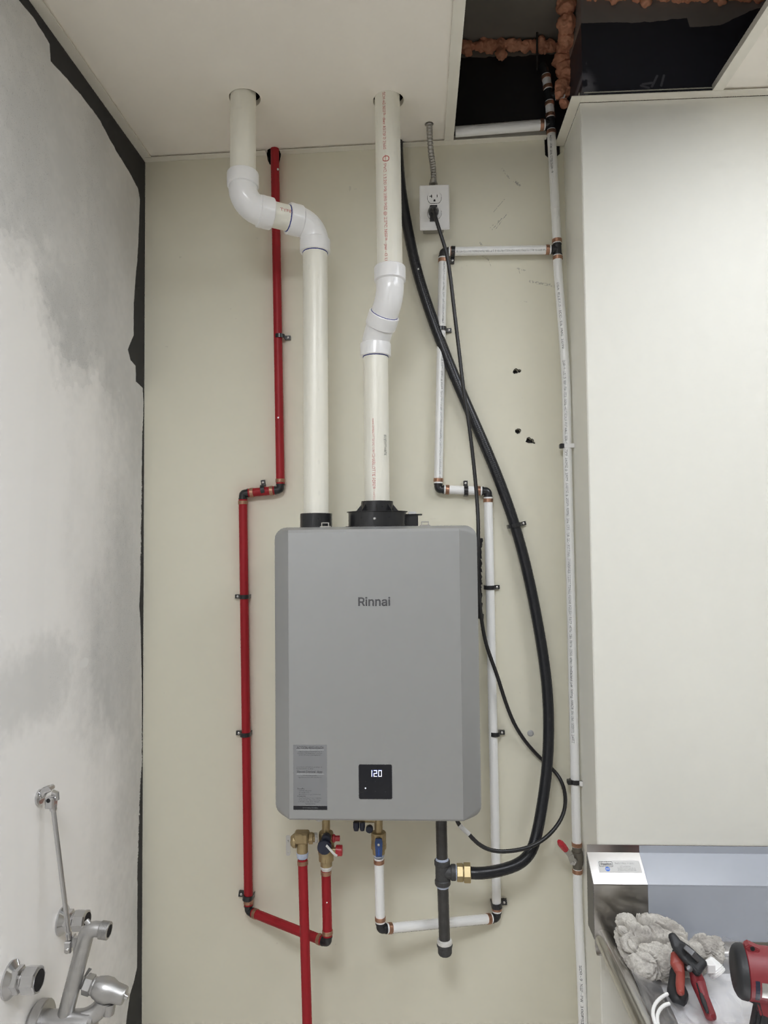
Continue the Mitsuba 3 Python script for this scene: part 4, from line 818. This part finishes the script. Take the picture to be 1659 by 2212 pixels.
part('end_clevis', cat_(turned(rb_ - rd * .008, rd, [(0, .0046), (.003, .0060), (.014, .0060)], 16), box(rb_[0] - .0065, rb_[0] + .0075, BY - .008, BY + .008, lf_(149, 2056)[2], lf_(149, 2030)[2], .0025), box(rb_[0] + .007, rb_[0] + .011, BY - .003, BY + .008, lf_(149, 2046)[2], lf_(149, 2020)[2], .001)), 'mat_chrome', WB, smooth=25)
sc_ = lf_(149, 2049); part('screw', turned((sc_[0], BY - .0078, sc_[2]), FRONT, [(0, .0052), (.002, .0048), (.0032, .003), (.0032, 0)], 14), 'mat_zinc', WB)
for i_, (px, py, r_, lab) in enumerate(((134, 1988, .0285, 'chrome union nut and flange on the left wall behind the brace rod'), (22, 2116, .0315, 'chrome union nut and flange lowest left on the wall'))):
    b_ = atx(px, py, XL); U = thing('union_nut', lab, 'pipe fitting', 'chrome union nuts on the left wall'); d = np.array([1.0, 0, 0])
    part('flange', turned(b_ + (.0001, 0, 0), d, [(0, r_), (.003, r_), (.010, r_ * .72), (.012, r_ * .66)], 32), 'mat_chrome', U)
    part('neck', cat_(hexn(b_ + (.008, 0, 0), d, .013, r_ * .74), rod(b_ + (.02, 0, 0), b_ + (.030, 0, 0), r_ * .50, 20)), 'mat_chrome', U, smooth=False)
    part('nut', turned(b_ + (.026, 0, 0), d, [(0, r_ * .60), (.003, r_ * .74), (.025, r_ * .74), (.027, r_ * .70), (.0272, r_ * .56), (.010, r_ * .5)] if False else [(0, r_ * .60), (.003, r_ * .74), (.024, r_ * .74), (.027, r_ * .68), (.0272, r_ * .60)], 8), 'mat_chrome', U, smooth=False)
    part('bore', turned(b_ + (.0532, 0, 0), d, [(0, 0), (.0001, r_ * .56), (.0003, r_ * .56), (.0003, 0)], 20), 'mat_dark', U)
SF = thing('service_faucet', 'satin metal service faucet with a hose spout on the lower left wall', 'faucet')
fb = atx(72, 2212, XL); FY = fb[1]
ff = lambda px, py, dy=0.0: at(px, py, FY + dy)
bx = ff(120, 2203)[0]
part('flange', turned(fb + (.004, 0, 0), (1, 0, 0), [(0, .038), (.004, .0415), (.018, .0415), (.020, .039), (.020, .02)], 40), 'mat_satin', SF)
sb, s1_, s2_, s3_ = ff(141, 2185), ff(186, 2022), ff(199, 2000), ff(226, 2008)
body_c = np.array([sb[0], FY, fb[2]])
part('body', cat_(turned(fb + (.02, 0, 0), (1, 0, 0), [(0, .0250), (sb[0] - fb[0] - .02, .0245), (sb[0] - fb[0] + .005, .0265), (sb[0] - fb[0] + .030, .0255), (sb[0] - fb[0] + .036, .020), (sb[0] - fb[0] + .036, 0)], 32)), 'mat_satin', SF)
sp_ = fillet([ff(139, 2200), ff(190, 2004) , ff(232, 2010)], .020, 14)
part('spout', tube(sp_, np.linspace(.0145, .0135, len(sp_)), 24), 'mat_satin', SF)
td = unit(ff(232, 2010) - ff(190, 2004)); e0 = ff(216, 2008)
prof = [(0, .013)]
for k in range(7): prof += [(.001 + k * .0024, .0150), (.0022 + k * .0024, .0162)]
part('hose_thread', turned(e0, td, prof + [(.0182, .0150), (.0183, .0118)], 26), 'mat_satin', SF)
part('bore', turned(e0 + td * .0180, td, [(0, 0), (.0001, .0112), (.0006, .0112), (.0006, 0)], 20), 'mat_dark', SF)
vb0, vb1 = ff(196, 2001), ff(186, 1988); part('vent_nub', tube([vb0, vb0 * .3 + vb1 * .7, vb1], [.006, .0055, .0050], 12), 'mat_satin', SF)
lg0, lg1 = lf_(152, 2040), ff(176, 2048, .006); part('brace_lug', hull([p + (0, e, f) for p in (ff(160, 2040), ff(178, 2040)) for e in (-.004, .004) for f in (-.016, .014)]), 'mat_satin', SF, smooth=False)
v0, v1 = ff(176, 2122, .012), ff(279, 2154, .012); vd = unit(v1 - v0); VLn = np.linalg.norm(v1 - v0)
F_ = lambda px: VLn * (px - 176) / 103.
part('valve_stem', turned(v0, vd, [(0, .0055), (F_(186), .0055), (F_(186) + .0001, .0045)], 14), 'mat_chrome', SF)
part('bonnet', cat_(hexn(v0 + vd * F_(184), vd, F_(200) - F_(184), .0185), turned(v0 + vd * F_(198), vd, [(0, .0150), (.004, .0165), (.008, .015)], 20)), 'mat_satin', SF, smooth=False)
part('valve_body', cat_(turned(v0 + vd * F_(203), vd, [(0, .0150), (F_(208) - F_(203), .0185), (F_(222) - F_(203), .0225), (F_(236) - F_(203), .0225), (F_(248) - F_(203), .0180), (F_(266) - F_(203), .0165), (F_(270) - F_(203), .0150), (F_(270) - F_(203) + .0005, 0)], 28),
     tube(spline([ff(160, 2205), ff(190, 2196, .004), ff(212, 2182, .010), ff(226, 2158, .012)], .004), .0165, 20), tube([ff(236, 2165, .012), ff(234, 2190, .012)], [.013, .011], 16)), 'mat_satin', SF)
part('valve_tip', turned(v0 + vd * F_(270), vd, [(0, .006), (F_(277) - F_(270), .0055), (F_(278) - F_(270), .004), (F_(278) - F_(270) + .0005, 0)], 12), 'mat_chrome', SF)
part('handle', cat_(hull([ff(184, 2112, .02), ff(199, 2093, .02), ff(192, 2090, .02), ff(176, 2118, .02), ff(184, 2112, .03), ff(199, 2093, .03), ff(192, 2090, .03), ff(176, 2118, .03)]), turned(v0 - vd * .006, vd, [(0, .010), (.010, .011), (.013, .008)], 16)), 'mat_satin', SF, smooth=25)

# ------------------------------------------------------------------ stainless sink
YS = -.250
X0 = at(1267, 1828, YC)[0]; zt_ = at(1300, 1823, YC)[2]; z2 = at(1300, 1841, YC - .004)[2]; z3 = at(1330, 1912, YS)[2]; zd = at(1330, 2032, YS)[2]; zk = zd - .022; X1 = 2.30; YF = -.86
SK = thing('sink', 'long stainless steel sink with a sloped back splash and a rolled rim', 'sink')
def along_x(poly, x0, x1):
    m = trimesh.creation.extrude_polygon(poly, x1 - x0, engine='earcut'); v = m.vertices.copy(); m.vertices = np.stack([x0 + v[:, 2], v[:, 0], v[:, 1]], 1); return m
arc = [(YS + .0 - .018 * (1 - math.cos(a)) , zk + .018 * (1 - math.sin(a))) for a in np.linspace(0, math.pi / 2, 6)]
prof_o = [(YC - .004, zt_), (YC - .004, z2), (YS - .0015, z3 + .0025), (YS, z3 - .002)] + arc
th = .0016
prof_i = [(YC - .0025, zt_), (YC - .0025, z2 + .0006), (YS + .0002, z3 + .0030), (YS + th, z3 - .002)] + [(y + th * .8, z - th) for y, z in arc]
part('back_splash', along_x(Polygon(prof_o + prof_i[::-1]), X0, X1), 'mat_stainless', SK, smooth=20)
part('end_panel', along_x(Polygon([(YC - .0035, zt_), (YC - .0035, z2), (YS, z3), (YS, zd + .002), (YC - .0035, zd + .004)]), X0 - .0012, X0), 'mat_steel_dark', SK, smooth=False)
deck = sbox(X0 + .035, YF + .03, X1, YS - .016).difference(sbox(1.05, YF + .09, 1.50, YS - .09))
m = trimesh.creation.extrude_polygon(deck, .0016, engine='earcut'); m.apply_translation((0, 0, zk - .0016)); part('drainboard', m, 'mat_stainless', SK, smooth=False)
bw = cat_(box(1.05, 1.052, YF + .09, YS - .09, zk - .30, zk - .002), box(1.498, 1.50, YF + .09, YS - .09, zk - .30, zk - .002), box(1.05, 1.50, YF + .09, YF + .092, zk - .30, zk - .002), box(1.05, 1.50, YS - .092, YS - .09, zk - .30, zk - .002), box(1.05, 1.50, YF + .09, YS - .09, zk - .302, zk - .30)); part('bowl', bw, 'mat_stainless', SK, smooth=False)
RZ = zd + .004; rr = .0195; rx = X0 + rr + .0005
rim = fillet([(rx, YS + .004, RZ), (rx, YF + .02, RZ), (X1, YF + .02, RZ)], .05, 10)
part('rolled_rim', tube(rim, rr, 28), 'mat_stainless', SK)
part('rim_web', cat_(box(rx + .006, rx + .018, YF + .02, YS - .001, zk - .001, RZ), box(rx, X1, YF + .022, YF + .032, zk - .001, RZ)), 'mat_stainless', SK, smooth=False)
for x, y in ((X0 + .12, YF + .08), (X0 + .12, YS - .06), (X1 - .1, YF + .08), (X1 - .1, YS - .06)): part('leg', rod((x, y, .0), (x, y, zk - .001), .02, 16), 'mat_stainless', SK)
XFm = at(1379.5, 1830, YC)[0]; zfb = at(1600, 2034, YS)[2]
off = lambda P, d: [(y - d, z + d * .4) for y, z in P]
fo = [(YC - .0044, zt_ - .001), (YC - .0044, z2), (YS - .0017, z3 + .003), (YS - .0005, z3 - .002), (YS - .0005, zfb)]
fi = [(y - .0005, z) for y, z in fo]
part('protective_film', along_x(Polygon(fo + fi[::-1]).buffer(0), XFm, X1), 'mat_film', SK, smooth=20, label='pale blue protective film still on the splash')
# maker's label on the slope
sl0, sl1 = np.array([YC - .0040, z2]), np.array([YS - .0015, z3 + .0025]); sv = unit(sl0 - sl1); sn = np.array([-sv[1], sv[0]]);
if sn[0] > 0: sn = -sn
Ls = np.linalg.norm(sl0 - sl1)
def on_slope(mesh):                                                  # mesh in (x, height up the slope, out) -> the slope
    v = mesh.vertices.copy(); p = sl1[None] + np.outer(v[:, 1], sv) + np.outer(v[:, 2], sn); mesh.vertices = np.stack([v[:, 0], p[:, 0], p[:, 1]], 1); return mesh
def P2(poly, t0, t1): m = trimesh.creation.extrude_polygon(poly, t1 - t0, engine='earcut'); m.apply_translation((0, 0, t0)); return m
la0, la1 = at(1291, 1866, -.215)[0], at(1384, 1866, -.22)[0]; lw_ = la1 - la0; b0, b1 = Ls * .36, Ls * .74
LB_ = part('maker_label', on_slope(P2(sbox(la0, b0, la1, b1), .0002, .0005)), 'mat_label_white', SK, smooth=False, label='white maker label on the slope')
fr = rrect(la0 + .003, la0 + .033, b1 - .0150, b1 - .003, .0015); part('frame', on_slope(P2(fr.difference(fr.buffer(-.0008)), .0005, .0008)), 'mat_lettering', LB_, smooth=False)
def ltext(s, h, x, y, w, m_, bold=False): t = meshkit.text_mesh(s, h, .0003, bold); t.vertices[:, 0] *= w / np.ptp(t.vertices[:, 0]); t.apply_translation((x, y, .0005)); part('print', on_slope(t), m_, LB_, smooth=False)
ltext('Steelton', .0058, la0 + .0055, b1 - .0118, .0250, 'mat_lettering', True)
ltext('Steelton Metal Products', .0036, la0 + .038, b1 - .0085, .043, 'mat_label_grey'); ltext('Commercial Use', .0028, la0 + .048, b1 - .0150, .024, 'mat_label_grey'); ltext('522CS31818LR', .0058, la0 + .042, b0 + .0055, .040, 'mat_label_grey')
part('print', on_slope(P2(sbox(la0 + .041, b0 + .0040, la0 + .083, b0 + .0045), .0005, .0008)), 'mat_label_grey', LB_, smooth=False)
ctr = (la0 + .0195, b0 + .0075); part('badge', on_slope(P2(Point(*ctr).buffer(.0052), .0005, .0008)), 'mat_label_blue', LB_, smooth=False)
t = meshkit.text_mesh('NSF', .0034, .0003, True); t.vertices[:, 0] *= .0078 / np.ptp(t.vertices[:, 0]); t.apply_translation((ctr[0] - .0039, ctr[1] - .0017, .0008)); part('print', on_slope(t), 'mat_label_white', LB_, smooth=False)

# ------------------------------------------------------------------ things lying on the drainboard
def dk(px, py, h=0.0): return atz(px, py, zk + h)
tw = [((1360, 2012), .030, -.310), ((1382, 2010), .030, -.315), ((1410, 2020), .036, -.325), ((1440, 2032), .036, -.335), ((1470, 2048), .032, -.345), ((1496, 2058), .026, -.345), ((1517, 2040), .023, -.335), ((1538, 2046), .020, -.335), ((1551, 2062), .014, -.345),
      ((1380, 2050), .036, -.345), ((1392, 2078), .030, -.375), ((1415, 2072), .036, -.365), ((1450, 2078), .034, -.375), ((1495, 2080), .024, -.365)]
m = None
S = [(at(*p, y), r) for p, r, y in tw]
for i in range(len(S)):
    s = m3.Manifold.sphere(S[i][1], 24).translate(S[i][0].tolist()); m = s if m is None else m + s
for i, j in ((0, 1), (1, 2), (2, 3), (3, 4), (4, 5), (5, 6), (6, 7), (7, 8), (0, 9), (9, 10), (10, 11), (11, 12), (12, 13), (9, 11), (2, 11), (3, 12), (5, 13), (1, 9)):
    m = m + m3.Manifold.batch_hull([m3.Manifold.sphere(S[k][1] * .99, 24).translate(S[k][0].tolist()) for k in (i, j)])
m = m.refine_to_length(.0026); q = m.to_mesh(); tm = trimesh.Trimesh(np.array(q.vert_properties[:, :3], float), np.array(q.tri_verts), process=True)
trimesh.smoothing.filter_taubin(tm, iterations=12); v = tm.vertices.copy(); n = np.array(tm.vertex_normals)
warp = v + .035 * np.stack([meshkit.noise(v * 17, 5), meshkit.noise(v * 17, 6), meshkit.noise(v * 17, 7)], 1)
def folds(ax, long, cross, sd, w):                                   # narrow creases that run along the direction ax
    ax = unit(ax); o = unit(np.cross(ax, (0.3, 1, 0.2))); o2 = np.cross(ax, o)
    return np.exp(-np.abs(meshkit.noise(np.stack([warp @ ax * long, warp @ o * cross, warp @ o2 * cross], 1), sd) - .5) / w)
d = .006 - .022 * folds((.8, -.2, -.6), 9, 27, 2, .045) - .012 * folds((.35, -.3, -.9), 11, 40, 12, .04) + .012 * (meshkit.noise(v * 24, 3) - .5) - .006 * folds((.6, -.4, -.7), 16, 70, 22, .05) + .0060 * (meshkit.noise(v * 430, 4) - .5)
v = v + n * d[:, None]; v[:, 2] = np.maximum(v[:, 2], zk + .001); v[:, 1] = np.minimum(v[:, 1], YS - .003); tm.vertices = v
one('towel', tm, 'mat_towel', 'crumpled grey terry towel lying against the sink splash', 'towel', smooth=True)

def sheet(quad, nx, ny, zf, th=.0006):
    """A thin, uneven sheet over the drainboard spanned by four corner points."""
    a, b, c, d = [np.asarray(p, float) for p in quad]; u, w = np.meshgrid(np.linspace(0, 1, nx), np.linspace(0, 1, ny)); u, w = u.ravel()[:, None], w.ravel()[:, None]
    P = (a * (1 - u) + b * u) * (1 - w) + (d * (1 - u) + c * u) * w; P[:, 2] += zf(P, u[:, 0], w[:, 0])
    i = (np.arange(ny - 1)[:, None] * nx + np.arange(nx - 1)[None]).ravel(); F = np.stack([i, i + 1, i + nx + 1, i + nx], 1); f = np.vstack([F[:, [0, 1, 2]], F[:, [0, 2, 3]]])
    if th <= 0: return trimesh.Trimesh(P, f, process=False)
    L = len(P); Q = P - (0, 0, th); e = trimesh.Trimesh(P, f, process=False); ed = e.edges_sorted; un, ct = np.unique(ed, axis=0, return_counts=True); bd_ = un[ct == 1]
    side = np.vstack([np.stack([bd_[:, 0], bd_[:, 1], bd_[:, 1] + L], 1), np.stack([bd_[:, 0], bd_[:, 1] + L, bd_[:, 0] + L], 1)])
    return trimesh.Trimesh(np.vstack([P, Q]), np.vstack([f, f[:, ::-1] + L, side]), process=False)
PH = lambda P, u, w: .006 + .004 * np.sin(u * 5 + 1) * w + .003 * meshkit.noise(P * 30, 3)
quadp = [dk(1414, 2107), dk(1600, 2112), dk(1760, 2300), dk(1500, 2300)]
PA = thing('paper', 'white printed paper sheet in a clear bag under the red handled cutter', 'paper')
part('sheet', sheet(quadp, 40, 40, PH, .0004), 'mat_paper', PA, smooth=True)
for u0_, w0_, du_, dw_ in ((.30, .22, .22, .03), (.30, .28, .26, .012), (.30, .31, .24, .012), (.33, .37, .30, .010), (.30, .55, .06, .035), (.42, .57, .05, .02)):
    qa = [np.asarray(quadp[0]) * (1 - u) * (1 - w) + np.asarray(quadp[1]) * u * (1 - w) + np.asarray(quadp[2]) * u * w + np.asarray(quadp[3]) * (1 - u) * w for u, w in ((u0_, w0_), (u0_ + du_, w0_), (u0_ + du_, w0_ + dw_), (u0_, w0_ + dw_))]
    part('print', sheet(qa, 14, 3, lambda P, u, w, a=u0_, b=du_, c=w0_, d=dw_: PH(P, a + u * b, c + w * d) + .0003, .0002), 'mat_paper_print', PA, smooth=True)
bagq = [dk(1325, 2050), dk(1610, 2060), dk(1800, 2330), dk(1440, 2330)]
bz_ = lambda P, u, w: .016 + .030 * np.abs(meshkit.noise(P * 26, 8) - .5) + .012 * meshkit.noise(P * np.array([60, 25, 10]), 9) + .022 * np.exp(-((u - .02) / .12) ** 2) * (1 - w)
one('plastic_bag', sheet(bagq, 110, 90, bz_, 0), 'mat_bag', 'clear crinkled plastic bag spread over the drainboard and paper', 'bag', smooth=True)
for pts_, lab in (([(1442, 2147), (1426, 2157), (1413, 2174), (1411, 2196), (1420, 2222), (1440, 2260)], 'white plastic strap loop nearest the rim on the drainboard'), ([(1446, 2168), (1432, 2174), (1421, 2190), (1421, 2210), (1430, 2240), (1446, 2270)], 'white plastic strap loop just inside the outer one')):
    P = spline([dk(px, py, .050) for px, py in pts_], .006); v = strap_path(list(P), .0070, .0022); one('plastic_strap', tube(P, .0032, 10), 'mat_white_cap', lab, 'strap', group='white straps on the drainboard')
# the cutter: black jaws on two red handles
CT = thing('pipe_cutter', 'hand tool with black jaws and two red handles lying open on the paper', 'hand tool')
def slabpath(pts_, ws, t):
    """A rounded bar through picture points (px, py, height over the drainboard), ws wide, t thick."""
    P = [dk(a, b, h) for a, b, h in pts_]; out = []
    for (a, b), (w0, w1) in zip(zip(P, P[1:]), zip(ws, ws[1:])):
        M = None; sp = []
        for c, w in ((a, w0), (b, w1)):
            s = unit(np.cross(b - a, (0, -.75, .66)))
            for e in (-1, 1): sp.append(trimesh.creation.icosphere(1, t / 2).vertices + c + s * e * max(w / 2 - t / 2, 0.0005))
        out.append(hull(np.vstack(sp)))
    return cat_(*out)
def bool_union(m_): return m_
part('upper_jaw', slabpath([(1453, 2024, .118), (1463, 2042, .108), (1480, 2058, .097), (1512, 2090, .078)], [.017, .024, .032, .036], .015), 'mat_tool_black', CT, smooth=35)
part('blade', slabpath([(1480, 2046, .112), (1497, 2060, .106), (1508, 2074, .094)], [.010, .012, .008], .004), 'mat_tool_steel', CT, smooth=35)
part('lower_jaw', slabpath([(1461, 2058, .086), (1478, 2068, .080), (1490, 2085, .072)], [.016, .022, .030], .016), 'mat_tool_black', CT, smooth=35)
pv = dk(1489, 2093, .082); part('pivot', turned(pv, unit((0, -.75, .66)), [(0, .0060), (.003, .0055), (.004, .003), (.004, 0)], 14), 'mat_tool_steel', CT)
part('grip', slabpath([(1463, 2086, .055), (1460, 2120, .042), (1464, 2146, .036), (1466, 2158, .032)], [.024, .026, .040, .030], .026), 'mat_tool_black', CT, smooth=35, label='black rubber grip')
part('handle', slabpath([(1459, 2064, .086), (1463, 2082, .076), (1470, 2104, .066), (1469, 2128, .060), (1470, 2142, .056)], [.018, .027, .017, .017, .013], .014), 'mat_tool_orange', CT, smooth=35, label='red orange left handle')
part('handle', slabpath([(1501, 2100, .066), (1508, 2122, .050), (1520, 2156, .036), (1535, 2194, .026)], [.022, .028, .022, .015], .020), 'mat_tool_red', CT, smooth=35, label='red right handle')
part('grip', slabpath([(1514, 2148, .050), (1521, 2166, .044), (1528, 2186, .038)], [.007, .009, .006], .005), 'mat_tool_black', CT, smooth=35)
part('slot', slabpath([(1505, 2124, .060), (1511, 2144, .052)], [.0022, .0022], .002), 'mat_dark', CT, smooth=False)
# white plastic fitting
wf = at(1528, 2072, -.40); WF = thing('plastic_fitting', 'small white plastic fitting with a square head in front of the towel', 'fitting')
wd = unit(at(1549, 2100, -.412) - wf)
part('cone', turned(wf, wd, [(0, .009), (.004, .012), (.016, .0155), (.026, .0165), (.030, .0160), (.031, .012)], 26), 'mat_white_cap', WF)
part('square_head', box(wf[0] - .010, wf[0] + .006, wf[1] - .026, wf[1] - .008, wf[2] - .014, wf[2] + .004, .002), 'mat_white_cap', WF, smooth=False)
for k in range(3): part('thread', ring(wf + wd * (.020 + .0035 * k), wd, .0015, .013, .0172, 26), 'mat_white_cap', WF)
# the drill at the right edge
DY = -.60
DR = thing('cordless_drill', 'red cordless drill with a black rubber back and grip standing at the right edge', 'drill')
dc = at(1596, 2097, DY); dz_ = dc[2]; dx_ = unit((1, -.20, 0)); dq = np.array([dc[0], DY, dz_]); kx = .00083
part('rear_cap', turned(dq - dx_ * .0105, dx_, [(0, .022), (.0015, .032), (.005, .0385), (.010, .0420), (.019, .0430), (.020, .038)], 36), 'mat_tool_black', DR)
part('housing', turned(dq + dx_ * .0085, dx_, [(0, .0405), (.002, .0425), (.075, .0425), (.104, .040), (.119, .033), (.134, .031)], 40), 'mat_tool_red', DR)
part('chuck', turned(dq + dx_ * .1425, dx_, [(0, .026), (.03, .026), (.05, .022), (.058, .012), (.058, 0)], 30), 'mat_tool_black', DR)
sv_ = unit(np.cross(dx_, (0, 0, 1)))
def wall_(poly, t0, t1, b_=.006):
    """A rounded side profile of the drill: (along, up) polygon, between the offsets t0 and t1 across it."""
    ms = []
    for p_, a_, c_ in ((poly.buffer(-b_), t0, t1), (poly.buffer(-b_ * .3), t0 + b_ * .7, t1 - b_ * .7), (poly, t0 + b_ * 1.6, t1 - b_ * 1.6)):
        m_ = trimesh.creation.extrude_polygon(p_, c_ - a_, engine='earcut'); w = m_.vertices.copy(); m_.vertices = dq + np.outer(w[:, 0], dx_) + np.outer(w[:, 1], (0, 0, 1)) + np.outer(w[:, 2] + a_, sv_); ms.append(m_)
    return cat_(*ms)
part('grip', wall_(Polygon([(-.008, -.012), (.004, -.036), (.022, -.044), (.026, -.056), (.020, -.085), (.014, -.115), (.060, -.115), (.062, -.085), (.066, -.060), (.066, -.036), (.05, -.02)]).buffer(.003), -.020, .020, .007), 'mat_tool_black', DR, smooth=30, label='black rubber grip')
part('handle', wall_(Polygon([(.022, -.030), (.028, -.058), (.050, -.066), (.062, -.085), (.046, -.100), (.040, -.118), (.078, -.118), (.080, -.060), (.085, -.030)]).buffer(.003), -.0225, .0225, .006), 'mat_tool_red', DR, smooth=30)
part('trigger', wall_(Polygon([(.078, -.038), (.090, -.040), (.088, -.066), (.078, -.070)]), -.010, .010, .003), 'mat_tool_black', DR, smooth=30)
bt = zk - dz_ + .012
part('battery', wall_(Polygon([(.000, bt), (.000, -.112), (.110, -.112), (.110, bt)]).buffer(.002), -.036, .036, .005), 'mat_tool_red', DR, smooth=30)
tz = dz_ + .040
part('top_switch', wall_(Polygon([(.012, .036), (.010, .046), (.016, .050), (.032, .044), (.034, .036)]), -.012, .012, .003), 'mat_tool_red', DR, smooth=30)
def on_house(a0, a1, u0, u1, m_, nm, lab=None):
    A_ = np.linspace(u0, u1, 8); r0, r1 = .0420, .0431; V = [(s, r * math.cos(a), r * math.sin(a)) for s in (a0, a1) for r in (r0, r1) for a in A_]
    P = np.array([dq + dx_ * s + sv_ * c + np.array([0, 0, 1.0]) * e for s, c, e in V]); part(nm, trimesh.convex.convex_hull(P) if False else arcplate(P, 8), m_, DR, smooth=False, label=lab)
def arcplate(P, n):
    f = []; o = lambda s, r, i: s * 2 * n + r * n + i
    for i in range(n - 1):
        f += [(o(0, 1, i), o(1, 1, i), o(1, 1, i + 1)), (o(0, 1, i), o(1, 1, i + 1), o(0, 1, i + 1)), (o(0, 0, i), o(0, 1, i), o(0, 1, i + 1)), (o(0, 0, i), o(0, 1, i + 1), o(0, 0, i + 1)), (o(1, 0, i), o(1, 1, i + 1), o(1, 1, i)), (o(1, 0, i), o(1, 0, i + 1), o(1, 1, i + 1))]
    for i in (0, n - 1): f += [(o(0, 0, i), o(1, 0, i), o(1, 1, i)), (o(0, 0, i), o(1, 1, i), o(0, 1, i))]
    return trimesh.Trimesh(P, f, process=False)
on_house(.026, .085, -.42, .18, 'mat_zinc', 'rating_label', 'silver rating label')
on_house(.0165, .023, -.62, .22, 'mat_navy', 'vent_slot')
on_house(.044, .056, .62, .74, 'mat_dark', 'vent_slot')
tsw = dq + dx_ * .020 + np.array([0, 0, .046]) + sv_ * .0118
part('switch_screw', turned(tsw, sv_, [(0, .0038), (.001, .0036), (.001, 0)], 12), 'mat_dark', DR)
